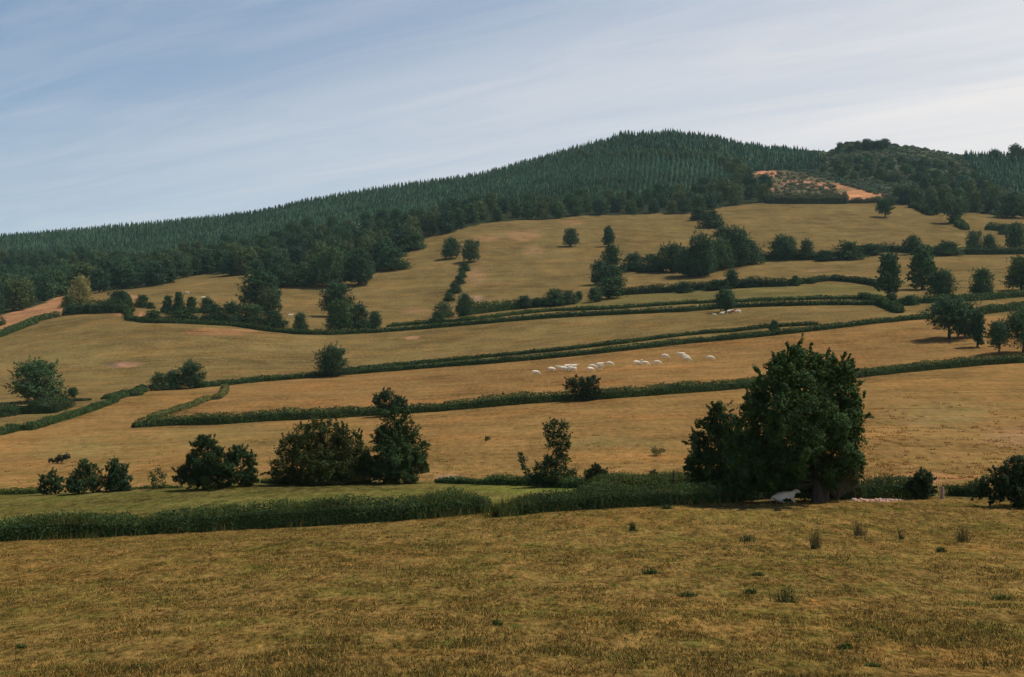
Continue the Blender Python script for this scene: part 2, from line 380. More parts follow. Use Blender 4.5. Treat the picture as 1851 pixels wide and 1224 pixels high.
SPOTS = [  # bare soil, and one painted tree shadow: px, py, rx, ry, colour, strength
 (230,659,24,6,(.38,.18,.12),.9),(205,660,12,5,(.16,.10,.08),.8),(945,425,34,10,(.32,.165,.085),.6),(880,432,26,6,(.40,.2,.1),.45),(965,452,24,9,(.30,.165,.085),.5),
 (1035,402,24,5,(.38,.2,.1),.35),(860,500,18,20,(.36,.19,.1),.4),(865,540,14,6,(.42,.25,.18),.5),(755,562,40,6,(.36,.19,.1),.35),
 (745,611,16,3,(.5,.25,.14),.7),(400,600,70,8,(.42,.19,.085),.5),(255,568,8,8,(.45,.2,.1),.8),(240,537,14,4,(.45,.22,.12),.7),
 (1555,352,42,11,(.50,.23,.11),1),(1515,337,26,6,(.50,.23,.11),.9),(1388,314,22,6,(.55,.23,.12),.9),(1440,330,40,4,(.5,.22,.13),.75),(1392,342,18,4,(.5,.22,.12),.8),(1475,336,30,5,(.5,.22,.13),.7),
 (1585,904,52,3,(.60,.36,.27),.95),(808,862,26,5,(.45,.27,.16),.6),(590,500,30,4,(.33,.2,.07),.5),(1480,488,30,4,(.3,.16,.09),.4),
 (1620,545,20,12,(.3,.2,.1),.3),(1660,865,120,10,(.42,.2,.11),.35),(1835,790,60,20,(.30,.17,.1),.3),(1325,562,10,4,(.4,.17,.09),.6),
 (1380,915,130,9,(.06,.05,.03),.4),(160,815,120,28,(.19,.145,.05),.5),(420,790,180,30,(.18,.14,.05),.35),(1120,800,120,12,(.17,.14,.05),.4),  # first spot paints the largest tree's shadow onto the ground
 (760,905,500,14,(.17,.15,.035),.3),(960,882,140,9,(.165,.175,.035),.7),(1715,750,110,30,(.19,.15,.06),.4),
 (100,640,260,26,(.2,.145,.055),.4),(600,640,300,20,(.22,.15,.058),.3)]
def make_ground():
    Yv = np.concatenate([np.arange(-60, 26, 6.0), np.arange(26, 130, .7), np.arange(130, 320, 1.8), np.arange(320, 1000, 2.3), np.arange(1000, 2100, 9.0), np.arange(2100, 9000, 150.0)])
    U = np.arange(-.66, .661, .0026)
    Yg, Ug = np.meshgrid(Yv, U, indexing='ij'); X = Ug*(np.maximum(Yg, 0)+70)
    Z = H(X, Yg); V = np.stack([X, Yg, Z], -1).reshape(-1, 3)
    nr, nc = Yg.shape; I = np.arange(nr*nc).reshape(nr, nc)
    Q = np.stack([I[:-1, :-1], I[:-1, 1:], I[1:, 1:], I[1:, :-1]], -1).reshape(-1, 4)
    return V, Q
def ground_color(V):
    Yp = np.maximum(V[:, 1], 20); px = CX + F*V[:, 0]/Yp; py = HOR - F*V[:, 2]/Yp
    rs = np.random.RandomState(5)
    C = np.tile(np.array(TAN), (len(V), 1))
    f = np.clip((V[:, 1]-650)/500, 0, 1)[:, None]; C = C*(1-f)+np.array(GREY_TAN)*f
    wx = px + 5*smooth_noise(V[:, 0], V[:, 1], 14, 8); wy = py + 1.2*smooth_noise(V[:, 0], V[:, 1], 9, 9)
    vis = (V[:, 1] < 2100) & (V[:, 1] > 5)
    C[V[:, 1] > 1450] = (.03, .045, .03)
    for poly, c in FIELDS:
        k = inpoly(wx, wy, poly) & vis; C[k] = c
    C[V[:, 1] <= 5] = FIELDS[0][1]
    C[V[:, 1] >= 1930] = (.06, .065, .04)
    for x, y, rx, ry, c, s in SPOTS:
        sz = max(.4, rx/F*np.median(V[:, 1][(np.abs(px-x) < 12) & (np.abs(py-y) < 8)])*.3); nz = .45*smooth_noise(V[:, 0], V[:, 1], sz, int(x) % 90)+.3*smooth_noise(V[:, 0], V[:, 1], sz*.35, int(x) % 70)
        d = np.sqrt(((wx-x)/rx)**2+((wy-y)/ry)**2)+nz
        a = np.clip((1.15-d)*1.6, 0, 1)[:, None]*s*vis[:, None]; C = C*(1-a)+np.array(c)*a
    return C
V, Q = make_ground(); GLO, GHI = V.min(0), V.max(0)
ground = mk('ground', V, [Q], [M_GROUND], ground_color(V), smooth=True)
tag(ground, 'rolling pasture hillside of dry tan and olive grass fields rising to a wooded ridge', kind='structure')

# ------------------------------------------------------------------ hedges
def resample(P, step):
    P = np.array(P, float); d = np.concatenate([[0], np.cumsum(np.linalg.norm(np.diff(P[:, :2], axis=0), axis=1))])
    n = max(2, int(d[-1]/step)); t = np.linspace(0, d[-1], n)
    return np.stack([np.interp(t, d, P[:, 0]), np.interp(t, d, P[:, 1])], 1), d[-1]
def hedge(pts, wid, hei, label, leaf=None, dens=1.0, base=(.045,.075,.022), seed=1, weeds=0, rag=.28, taper=True, cat='hedge', name='hedge', group=None, yel=.06):
    rng = np.random.RandomState(seed)
    # trace between the given pixels so that the line follows the ground
    fine = []
    for (a, b), (c, d) in zip(pts[:-1], pts[1:]):
        k = max(1, int(abs(c-a)/30)+1)
        for i in range(k): fine.append(pix(a+(c-a)*i/k, b+(d-b)*i/k)[:2])
    fine.append(pix(*pts[-1])[:2])
    C, Ln = resample(fine, 1.0)
    if len(C) > 6:                                          # smooth the centre line
        for _ in range(4): C[1:-1] = (C[:-2]+2*C[1:-1]+C[2:])/4
    Ymean = C[:, 1].mean()
    if leaf is None: leaf = np.clip(Ymean*.0011, .16, .8)
    D = np.gradient(C, axis=0); D /= np.linalg.norm(D, axis=1)[:, None]+1e-9
    Nn = np.stack([-D[:, 1], D[:, 0]], 1); Nn[Nn[:, 1] > 0] *= -1        # towards the viewer's side
    # back of the footing: hedge centre half a width behind the traced foot
    C = C - Nn*wid*.5
    s = np.arange(len(C)); hv = hei*(1+rag*smooth_noise(s*1.0, s*0, 7, seed)+rag*.7*smooth_noise(s*1.0, s*0, 2.2, seed+1))
    wv = wid*(1+.2*smooth_noise(s*1.0, s*0+9, 5, seed+2))
    if taper:
        e = np.minimum(s, s[::-1]); hv = hv*np.clip(.45+e/5, 0, 1); wv = wv*np.clip(.5+e/4, 0, 1)
    o0 = np.array([C[len(C)//2, 0], C[len(C)//2, 1], float(H(*C[len(C)//2]))])
    b = Buf()
    # solid twiggy core
    Zc = H(C[:, 0], C[:, 1]); ring = []
    for dx, hz in ((-.30, -.2), (-.27, .52), (0, .66), (.27, .52), (.30, -.2)):
        ring.append(np.stack([C[:, 0]+Nn[:, 0]*wv*dx, C[:, 1]+Nn[:, 1]*wv*dx, Zc+hv*hz], 1))
    ring = np.stack(ring, 1); nn = len(C); V = (ring-o0).reshape(-1, 3)
    I = np.arange(nn*5).reshape(nn, 5); Qc = np.stack([I[:-1, :-1], I[:-1, 1:], I[1:, 1:], I[1:, :-1]], -1).reshape(-1, 4)
    b.add(V, Qc, C=np.ones((len(V), 3))*np.array(base)*.8)
    n = int(Ln*(wid+2*hei)*dens*1.7/(leaf*leaf*.62)); n = min(n, 140000)
    t = rng.rand(n)*(len(C)-1); i = t.astype(int); f = (t-i)[:, None]; i2 = np.minimum(i+1, len(C)-1)
    cc = C[i]*(1-f)+C[i2]*f; hh = hv[i]; ww = wv[i]; nm = Nn[i]
    th = rng.rand(n)*np.pi                                  # over the top from far side to near side
    rr = 1-.30*rng.rand(n)**1.5
    cx = np.sign(np.cos(th))*np.abs(np.cos(th))**.6*ww*.5*rr; cz = np.abs(np.sin(th))**.55*hh*rr
    low = rng.rand(n) < .35; cz[low] *= rng.rand(low.sum())
    lump = .10*hei*smooth_noise(cc[:, 0]*3, cz*3+cc[:, 1], 2.0, seed+5)+rng.normal(size=n)*.05*hei
    P = np.stack([cc[:, 0]+nm[:, 0]*(cx+lump*np.cos(th)), cc[:, 1]+nm[:, 1]*(cx+lump*np.cos(th)), cz+lump*np.sin(th)], 1)
    P[:, 2] += H(P[:, 0], P[:, 1])
    No = unit(np.stack([nm[:, 0]*np.cos(th), nm[:, 1]*np.cos(th), np.sin(th)], 1)*.8+rng.normal(size=(n, 3))*.5)
    cl = 1+.42*smooth_noise(cc[:, 0]*2, cc[:, 1]*2+cz*4, 3, seed+6)
    tn = leaf_cols(rng, n, base, .3, yel)*cl[:, None]
    V, Q, Cc = leaves(rng, P-o0, No, leaf, tn); b.add(V, Q, C=Cc)
    if weeds:                                               # tall grass and nettles standing in and before the hedge
        m = int(Ln*weeds*2.4); t = rng.rand(m)*(len(C)-1); side = (rng.rand(m)*1.5-.75)
        kk = rng.rand(m) < np.clip(.35+1.3*smooth_noise(t, side*2, 2.6, seed+7)+.5*smooth_noise(t, side, .8, seed+8), .03, 1)*np.where(side > .45, .5, 1); t, side = t[kk], side[kk]; m = len(t); i = t.astype(int)
        x = C[i, 0]+Nn[i, 0]*wv[i]*side+rng.normal(size=m)*.4; y = C[i, 1]+Nn[i, 1]*wv[i]*side; z0 = H(x, y)+np.where(np.abs(side) < .5, hv[i]*.6, 0)
        hh = (.35+.65*rng.rand(m))*hei*.5; lean = rng.normal(size=(m, 2))*.14; wd = .018+.03*rng.rand(m)
        a = np.stack([x-wd, y, z0], 1); bb = np.stack([x+wd, y, z0], 1); c = np.stack([x+lean[:, 0], y+lean[:, 1], z0+hh], 1)
        V = np.stack([a, bb, c], 1).reshape(-1, 3)-o0; T = np.arange(3*m).reshape(m, 3)
        dry = rng.rand(m) < np.where(side > .45, .45, .12)
        cc3 = np.where(dry[:, None], np.array([[.22, .15, .05]]), np.array([[.115, .15, .036]]))*(.5+.8*rng.rand(m, 1))
        b.add(V, None, T, C=np.repeat(cc3, 3, axis=0))
    o = b.build(name, [M_HEDGE]); o.location = o0
    tag(o, label, cat, group); return o

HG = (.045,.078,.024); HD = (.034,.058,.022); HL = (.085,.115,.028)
hedge([(-60,981),(0,979),(150,973),(300,966),(450,957),(600,950),(750,940),(893,927)], 2.4, 1.75, 'long unkempt dark hedge with tall grass along the near edge of the green strip', dens=1.0, seed=11, weeds=75, rag=.40, leaf=.15)
hedge([(912,936),(1000,926),(1100,920),(1200,915),(1300,911),(1345,910)], 2.6, 1.6, 'overgrown near hedge running right from its gap into the shade of the big tree', seed=12, weeds=60, rag=.38, leaf=.15)
hedge([(1072,893),(1150,886),(1250,880),(1330,880)], 3.0, 1.6, 'olive weedy hedge behind the near one, beside the narrow end of the green strip', seed=13, weeds=70, leaf=.16, base=(.055,.075,.02))
hedge([(1345,908),(1400,901),(1470,899),(1538,902)], 2.6, 2.2, 'dark hedge added to fill the shade under the largest tree, behind the lying cow', seed=48, leaf=.16, base=HD)  # added hedge: its dark leaves stand in for shade beneath the crown
hedge([(780,873),(815,875),(852,876)], 1.2, .8, 'low broken brambles among the pale stones', seed=49, leaf=.18, rag=.6, base=HG)
hedge([(1535,904),(1600,902),(1690,900)], 2.6, 1.9, 'clipped dark hedge just right of the big tree, above the bare stony strip', seed=14, weeds=25, leaf=.15, base=HG)
hedge([(1714,898),(1795,901)], 2.2, 1.7, 'low brambly hedge end between the pinkish gatepost and the corner bush', seed=15, weeds=30, leaf=.15, base=HG)
hedge([(850,876),(900,877),(960,879),(1062,884)], 1.6, 1.0, 'low ragged hedge left of the slender tree above the green strip', seed=16, weeds=25, leaf=.2, rag=.4)
hedge([(-60,897),(0,895),(70,893)], 1.2, .7, 'low green brambles at the left end of the bottom tree line', seed=17, leaf=.2, rag=.5, base=HL)
hedge([(232,886),(275,884),(325,882)], 1.0, .5, 'thin low brambles between the rounded bushes and the tall dark bush', seed=18, leaf=.2, rag=.5, base=HL)
hedge([(466,874),(500,876),(560,876)], 1.4, .9, 'low green bramble edge in front of the large olive bush', seed=19, leaf=.2, rag=.4, base=HL)
hedge([(250,774),(300,770),(400,768),(480,762),(600,757),(700,750),(800,744),(900,735),(1000,727),(1100,722),(1200,714),(1310,706),(1400,697),(1540,685),(1620,676),(1700,668),(1790,660),(1870,655),(2000,648)], 3.0, 2.3, 'long dark hedge below the white herd, crossing behind the big tree', seed=20, rag=.24)
hedge([(400,702),(398,712),(385,722),(345,738),(300,752),(262,766)], 2.1, 1.25, 'short curved olive green hedge joining the two long hedges', seed=21, base=(.12,.125,.04), rag=.2)
hedge([(-60,800),(0,788),(40,779),(110,758),(160,742),(210,724),(270,708)], 2.2, 1.5, 'straight hedge climbing from the left edge to the dark bush clump', seed=22, base=HG, rag=.24)
hedge([(190,722),(230,712),(268,702)], 1.6, 1.2, 'short upper hedge running beside the top of the slanting left hedge', seed=23, base=HD)
hedge([(106,728),(135,726),(165,724)], 1.6, .8, 'thin dark hedge remnant right of the spreading left tree', seed=24, base=HD)
hedge([(-70,762),(0,756),(40,750),(75,738)], 8, 3.2, 'thick dark hedge under the spreading tree by the left edge', seed=25, base=HD, rag=.15)
hedge([(72,734),(108,733)], 4, 2.2, 'stubby hedge piece under the right side of the spreading left tree', seed=26, base=HG, rag=.3)
hedge([(355,702),(400,698),(480,690),(580,682),(700,672),(800,664),(900,657),(1000,648),(1100,638),(1240,622),(1330,614),(1400,607),(1500,596),(1580,586),(1640,580),(1690,576)], 2.6, 1.8, 'lower hedge of the double hedge line just above the white herd', seed=27, rag=.22, base=HG)
hedge([(620,671),(700,664),(800,655),(900,645),(1000,636),(1100,625),(1240,607),(1330,600),(1400,592),(1480,588)], 1.9, 1.4, 'upper hedge of the double hedge line just above the white herd', seed=28, rag=.2, base=HG)
hedge([(222,578),(260,584),(345,586),(420,590),(480,599),(540,605),(600,606),(680,602),(760,596),(850,588),(930,581),(1005,575),(1100,570),(1240,564),(1312,558),(1400,554),(1500,552),(1590,552)], 2.8, 2.2, 'lower hedge of the middle double line, curving under the tree clumps', seed=29, rag=.22, base=HG)
hedge([(700,592),(780,585),(850,580),(930,570),(1000,563),(1100,560),(1240,550),(1300,548),(1400,544),(1480,542),(1560,541)], 2.2, 1.8, 'upper hedge of the middle double line, uneven with bushy tops', seed=30, rag=.28, base=HG)
hedge([(215,536),(226,548),(222,560),(226,576)], 3.5, 3.0, 'short hedge turning downhill at the corner of the left field', seed=31, base=HG)
hedge([(-60,628),(0,607),(40,592),(75,580),(112,572)], 3.5, 3.0, 'bright green hedge below the orange bare field at the left edge', seed=32, base=(.06,.095,.03), rag=.2)
hedge([(108,572),(150,568),(190,567),(228,566)], 9, 6.0, 'thick tall dark hedge below the tan-topped tree', seed=33, base=HD, rag=.2)
hedge([(0,590),(12,586)], 5, 3.5, 'small rounded hedge stub on the orange field at the left edge', seed=34, base=HG)
hedge([(835,572),(880,566),(930,560),(990,553),(1040,548)], 3.2, 5.0, 'bushy hedge along the foot of the upper pasture with three small trees', seed=35, base=HG, rag=.35)
hedge([(1110,535),(1160,532),(1220,529),(1290,523),(1360,520),(1425,518)], 4.0, 4.6, 'thick dark hedge left of the small tree on the upper right fields', seed=36, base=HD, rag=.28)
hedge([(1425,518),(1460,513),(1500,508),(1540,511),(1590,519),(1625,527)], 3.4, 3.2, 'wavy hedge arching over the pale green field at right', seed=37, base=HD, rag=.3)
hedge([(1120,489),(1160,492),(1205,485),(1240,497),(1270,500)], 4.0, 3.5, 'wavy low hedge skirting the foot of the large tree clump', seed=38, base=(.05,.075,.028), rag=.2)
hedge([(1270,500),(1310,487),(1345,480),(1370,472),(1440,470),(1510,471),(1545,466),(1575,459),(1610,456),(1680,460),(1760,461),(1851,460),(1900,460)], 5.0, 5.5, 'long dark tree-studded hedge along the foot of the top right pasture', seed=39, base=HD, rag=.4)
hedge([(1545,541),(1590,547),(1620,560),(1636,566)], 3.6, 3.0, 'short hedge linking the lanes below the tall ivy-clad tree', seed=40, base=HG, rag=.3)
hedge([(1620,550),(1700,548),(1760,545),(1851,537),(1920,532)], 3.6, 3.2, 'hedge under the row of right-hand trees running to the right edge', seed=41, base=HG, rag=.2)
hedge([(1765,572),(1800,566),(1851,560),(1930,552)], 3.2, 2.8, 'short hedge right of the leafless tree near the right edge', seed=42, base=HG, rag=.2)
hedge([(1640,376),(1662,378),(1690,390)], 6, 6, 'low shrubby hedge right of the lone tree on the top pasture', seed=43, base=HG, rag=.5)
hedge([(1712,402),(1735,408),(1755,416)], 6, 5, 'scrubby hedge slanting right below the flat-topped tree', seed=44, base=HG, rag=.5)
hedge([(1778,416),(1810,418),(1835,424)], 6, 6, 'scrubby hedge piece beside the two bushes near the right edge', seed=45, base=HG, rag=.4)
hedge([(1380,368),(1440,369),(1500,369),(1535,369)], 10, 9, 'thick scrub hedge along the top of the top right pasture', seed=46, base=(.045,.06,.028), rag=.3)
hedge([(1535,368),(1570,368),(1600,366),(1650,371)], 6, 5, 'thin grey green hedge below the orange bank', seed=47, base=(.06,.065,.035), rag=.3)

# ------------------------------------------------------------------ tree builders
def shape_lobes(rng, kind, W, Hh):
    """crown lobes in metres for a tree of width W and height Hh"""
    L_ = []
    if kind == 'bush': z0, n = .0, 11
    elif kind == 'oval': z0, n = .10, 13
    elif kind == 'open': z0, n = .30, 15
    elif kind == 'cone': z0, n = .06, 14
    elif kind == 'tall': z0, n = .10, 13
    else: z0, n = .16, 14
    for k in range(n):
        t = (k+.5)/n; t = t**.85
        if kind == 'cone': env = (1-t)*.95+.14
        elif kind == 'tall': env = math.sin(math.pi*min(1, .25+.75*t))**.6*.9+.08
        elif kind == 'bush': env = math.sqrt(max(.02, 1-(t*.95)**2.2))
        elif kind == 'open': env = math.sin(math.pi*(.12+.80*t))**.55
        else: env = math.sin(math.pi*(.14+.78*t))**.6
        r = W*(.17+.09*rng.rand())*(.8 if kind == 'cone' else 1); r = min(r, Hh*.24)
        a = k*2.4+rng.rand()*1.2; rad = max(0, W*.5*env-r*.95)*(.55+.5*rng.rand())
        z = Hh*(z0+(1-z0)*t); z = min(z, Hh-r*.9); z = max(z, r*.7 if kind != 'open' else Hh*.32)
        L_.append([rad*math.cos(a), rad*math.sin(a), z, r, r, r*(.85+.2*rng.rand())])
    if kind in ('bush', 'round', 'oval', 'cone'):
        m_ = 7 if kind == 'bush' else 6
        for k in range(m_):
            a = k*6.283/m_+rng.rand()*.6; r = W*(.17+.05*rng.rand()); r = min(r, Hh*.22); rad = (W*.5-r)*(.82+.18*rng.rand())*(.8 if kind in ('oval',) else 1)
            L_.append([rad*math.cos(a), rad*math.sin(a), Hh*((.13 if kind in ('bush', 'cone') else .24)+.1*rng.rand()), r, r, r])
    A = np.array(L_); ext = (np.hypot(A[:, 0], A[:, 1])+A[:, 3]).max(); sc = W*.5/ext*1.02
    A[:, 0] *= sc; A[:, 1] *= sc; A[:, 3:5] *= (1+sc)/2; top = (A[:, 2]+A[:, 5]).max(); A[:, 2] *= Hh*.98/top; L_ = A.tolist()
    cz = Hh*(z0+(1-z0)*.5)
    L_.append([0, 0, cz, W*.26, W*.26, (Hh*(1-z0))*.30])
    return L_
LIB = {}
def variant(kind, v, q):
    """library meshes, unit tree 10 m high / 10 m wide; q = leaf count class"""
    key = (kind, v, q)
    if key in LIB: return LIB[key]
    rng = np.random.RandomState(hash((kind == 'bush', kind == 'oval', kind == 'open', kind == 'cone', kind == 'tall', v, q)) % 99991)
    wid = {'tall': 6, 'cone': 7, 'oval': 8.5}.get(kind, 10)
    lb = shape_lobes(rng, kind, wid, 10)
    n, s = {'s': (1500, .85), 'm': (5200, .52), 'l': (11000, .36)}[q]
    base = [(.046,.092,.040), (.055,.100,.040), (.040,.082,.038), (.075,.115,.050)][v % 4]
    cb = crown(rng, lb, n, s, base, yel=.04)
    tb = trunk(rng, lb[:-1], 10, .32)
    c = cb.build('crown', [M_FAR], link=False).data; t = tb.build('trunk', [M_BARK], link=False).data
    LIB[key] = (c, t, wid); return LIB[key]
TREE_N = [0]
def tree(kind, px, base, top, wpx, label, name='tree', cat='tree', group=None, v=None, q='m', tintmat=None, rot=None):
    P = pix(px, base); Y = P[1]; TREE_N[0] += 1
    v = TREE_N[0] % 3 if v is None else v
    c, t, wid = variant(kind, v, q)
    h = (base-top)/F*Y; wd = wpx*(1.3 if kind == 'bush' else 1.18)/F*Y
    o = empty(name, P, (TREE_N[0]*2.399) % 6.283 if rot is None else rot); o.scale = (wd/wid, wd/wid, h/10)
    co = bpy.data.objects.new('crown' if kind != 'bush' else 'foliage', c); to = bpy.data.objects.new('trunk', t)
    for x in (co, to): COL.objects.link(x); x.parent = o
    if tintmat: co.material_slots[0].link = 'OBJECT'; co.material_slots[0].material = tintmat
    tag(o, label, cat, group); return o
def lobes_from_px(rng, px0, base, Y, spots, z_off=0):
    """spots: (px, py, r_px) -> lobes around a tree foot at px0,base"""
    out_ = []
    for s in spots:
        x, y, r = s[:3]; r = r/F*Y; dy = s[3]/F*Y if len(s) > 3 else (rng.rand()*2-1)*r*1.1
        out_.append([(x-px0)/F*Y, dy, (base-y)/F*Y, r, r*1.05, r*.95])
    return out_
def shaped(name, cat, label, px0, base, spots, n, leaf, col=(.036,.055,.020), tr=.25, stems=1, spread=0, seed=1, mid=None, th=None, group=None, yel=.05, clump=.34):
    rng = np.random.RandomState(seed); P = pix(px0, base); lb = lobes_from_px(rng, px0, base, P[1], spots)
    o = empty(name, P)
    crown(rng, lb, n, leaf, col, yel=yel, clump=clump).build('crown' if cat == 'tree' else 'foliage', [M_LEAF], o)
    h = th or max(l_[2]+l_[5] for l_ in lb)
    trunk(rng, lb, h, tr, stems=stems, spread=spread).build('trunk', [M_BARK], o)
    tag(o, label, cat, group); return o

# ------------------------------------------------------------------ near trees and bushes (shapes traced lobe by lobe)
shaped('tree', 'tree', 'very large dark leafy tree standing over the lying cow', 1478, 907,
  [(1440,645,24),(1408,662,22),(1388,690,26),(1420,690,34),(1462,668,30),(1498,662,28),(1528,668,20),(1540,700,22),(1505,705,38),(1450,720,48),(1372,715,26),(1360,745,30),
   (1400,750,46),(1545,735,24),(1530,770,34),(1480,780,52),(1430,800,54),(1375,800,40),(1540,800,26),(1515,825,36),(1450,850,50),(1385,850,40),(1350,830,34),(1495,865,26),(1400,866,30),(1360,868,26),(1535,765,28),(1328,810,22),(1448,866,28),(1345,880,24),(1322,880,18)],  # last two low left lobes added to shade the ground there
  80000, .235, (.034,.064,.016), tr=.42, seed=101, stems=2, spread=1.2)
shaped('tree', 'tree', 'smaller dense tree tucked against the left side of the largest tree', 1302, 884,
  [(1300,745,18),(1280,768,20),(1318,768,24),(1262,795,18),(1296,800,30),(1330,805,30),(1258,828,18),(1285,838,30),(1325,845,32),(1250,848,14),(1246,836,8),(1268,862,18),(1310,866,22),(1345,850,26)],
  27000, .215, (.036,.066,.018), tr=.2, seed=102)
shaped('shrub', 'shrub', 'lighter green shrub under the right side of the largest tree', 1532, 902,
  [(1545,850,18),(1528,858,20),(1552,832,12),(1520,878,18),(1540,880,16)], 4500, .2, (.07,.095,.032), tr=.06, seed=103)
shaped('bush', 'bush', 'big rounded dark bush in the right-hand corner by the field edge', 1835, 916,
  [(1835,845,26),(1812,862,24),(1788,878,20),(1858,850,30),(1830,882,32),(1772,893,13),(1800,895,18),(1870,880,36),(1850,900,24),(1895,870,30)], 18000, .19, (.034,.056,.020), tr=.1, seed=104)
shaped('bush', 'bush', 'upright bush at the right end of the clipped hedge', 1665, 901,
  [(1663,862,15),(1652,875,15),(1678,872,14),(1665,888,17),(1683,888,10)], 5000, .18, (.036,.060,.022), tr=.06, seed=105)
shaped('bush', 'bush', 'small dark bush beside the slender tree above the green strip', 1078, 884,
  [(1078,846,9),(1068,860,12),(1088,858,12),(1078,872,17)], 3200, .2, (.040,.058,.020), tr=.06, seed=106)
shaped('tree', 'tree', 'slender sparse tree rising from a dark bushy base', 1005, 880,
  [(990,772,8),(1000,766,9),(1018,768,9),(992,786,9),(1008,784,10),(1024,790,8),(998,802,10),(1014,806,10),(1026,804,7),(1008,822,11),(1022,828,8),(992,835,12),(980,850,15),(1005,850,20),(1028,860,14),(965,866,12),(990,868,18),(1040,870,9)],
  6500, .22, (.038,.062,.022), tr=.12, seed=107, clump=.5)
shaped('tree', 'tree', 'thin leaning sapling left of the slender tree', 950, 874,
  [(941,822,5),(943,832,7),(946,845,5),(952,852,6),(958,862,6)], 700, .2, (.05,.08,.028), tr=.05, seed=108, clump=.5)
shaped('bush', 'bush', 'large rounded olive brown bush, broadest in the bottom tree line', 578, 876,
  [(575,778,22),(545,792,24),(600,782,22),(632,795,22),(520,815,22),(560,815,34),(605,818,34),(645,820,24),(508,845,20),(545,850,32),(590,850,34),(635,850,30),(500,862,12),(655,845,20),(615,864,22),(525,866,18),(580,860,26),(560,840,34,.0),(620,842,34,.0),(648,862,20)],
  42000, .22, (.050,.066,.016), tr=.16, seed=109)
shaped('tree', 'tree', 'dark pointed tree against the right side of the large olive bush', 715, 874,
  [(695,748,9),(716,742,9),(735,750,9),(705,765,16),(728,768,15),(690,785,18),(720,790,24),(748,786,14),(762,805,11),(740,812,20),(700,815,26),(770,806,7),(755,835,20),(720,842,30),(690,850,24),(768,848,10),(740,860,18),(670,840,20),(760,824,16),(700,855,26),(735,850,26),(668,862,16),(712,800,30),(715,830,34)],
  34000, .21, (.032,.062,.018), tr=.18, seed=110)
shaped('tree', 'tree', 'tall dark bushy tree left of the rounded bush near the bottom left', 372, 884,
  [(366,795,11),(380,800,12),(362,812,16),(388,818,16),(350,832,14),(375,838,24),(400,842,18),(340,852,16),(368,862,22),(330,866,12),(395,866,22),(350,868,16),(318,866,6)], 21000, .21, (.030,.056,.017), tr=.16, seed=111)
shaped('bush', 'bush', 'rounded dark bush pressed against the right of the tall dark bushy tree', 435, 880,
  [(432,818,15),(418,832,16),(448,832,15),(425,852,22),(452,855,15),(440,866,18),(462,866,7)], 13000, .2, (.028,.050,.017), tr=.1, seed=112)
shaped('bush', 'bush', 'narrow upright bush, leftmost in the bottom tree line', 93, 894,
  [(92,858,8),(86,868,11),(101,870,10),(92,880,15),(80,884,9),(104,884,9)], 3300, .22, (.032,.058,.022), tr=.06, seed=113)
shaped('bush', 'bush', 'middle one of the three rounded green bushes at bottom left', 153, 892,
  [(155,838,9),(145,850,13),(164,850,13),(136,868,15),(155,868,20),(172,870,12),(145,880,17),(130,882,11),(170,884,11)], 6000, .22, (.034,.062,.022), tr=.08, seed=114)
shaped('bush', 'bush', 'pointed green bush, rightmost of the three at bottom left', 212, 888,
  [(209,836,9),(202,850,12),(220,850,12),(212,866,20),(228,868,10),(198,868,12),(212,878,18),(197,882,11),(228,882,10)], 6000, .22, (.032,.062,.024), tr=.08, seed=115)
shaped('shrub', 'shrub', 'sparse pale green shrub alone between the bottom left bushes', 284, 884,
  [(286,850,6),(276,860,7),(292,862,8),(283,872,10),(298,874,5)], 700, .2, (.085,.105,.04), tr=.03, seed=116, clump=.55)
shaped('shrub', 'shrub', 'small flowering bramble shrub behind the olive weedy hedge', 1182, 872,
  [(1180,856,6),(1190,862,6),(1170,864,5)], 700, .18, (.10,.085,.045), tr=.02, seed=117, clump=.5)
shaped('shrub', 'weeds', 'larger tuft of tall weeds alone in the straw field, right', 1187, 824,
  [(1183,815,7),(1196,816,6),(1187,819,7)], 500, .2, (.12,.115,.045), tr=.02, seed=118, clump=.5)
shaped('shrub', 'weeds', 'tiny round green tuft alone in the middle of the straw field', 880, 798,
  [(880,793,4.5),(883,791,3)], 260, .2, (.075,.09,.03), tr=.02, seed=119)
shaped('shrub', 'shrub', 'flat dark scrub patch on the slope at the far lower left', 105, 838,
  [(92,833,5),(102,832,6),(112,828,7),(122,826,5)], 900, .24, (.035,.048,.026), tr=.03, seed=120, clump=.5)
# trees growing in the hedge below the herd
shaped('tree', 'tree', 'flat-topped tree in the hedge directly behind the dark pointed tree', 703, 752,
  [(690,722,14),(703,716,12),(716,730,14),(728,733,12),(700,740,14),(682,727,8)], 4200, .42, (.032,.054,.022), tr=.22, seed=121)
shaped('tree', 'tree', 'low round tree with a visible trunk in the hedge below the white herd', 1052, 725,
  [(1033,695,12),(1050,690,12),(1070,692,13),(1044,702,14),(1064,704,14),(1078,705,9),(1060,716,12)], 4600, .42, (.032,.048,.020), tr=.25, seed=122)

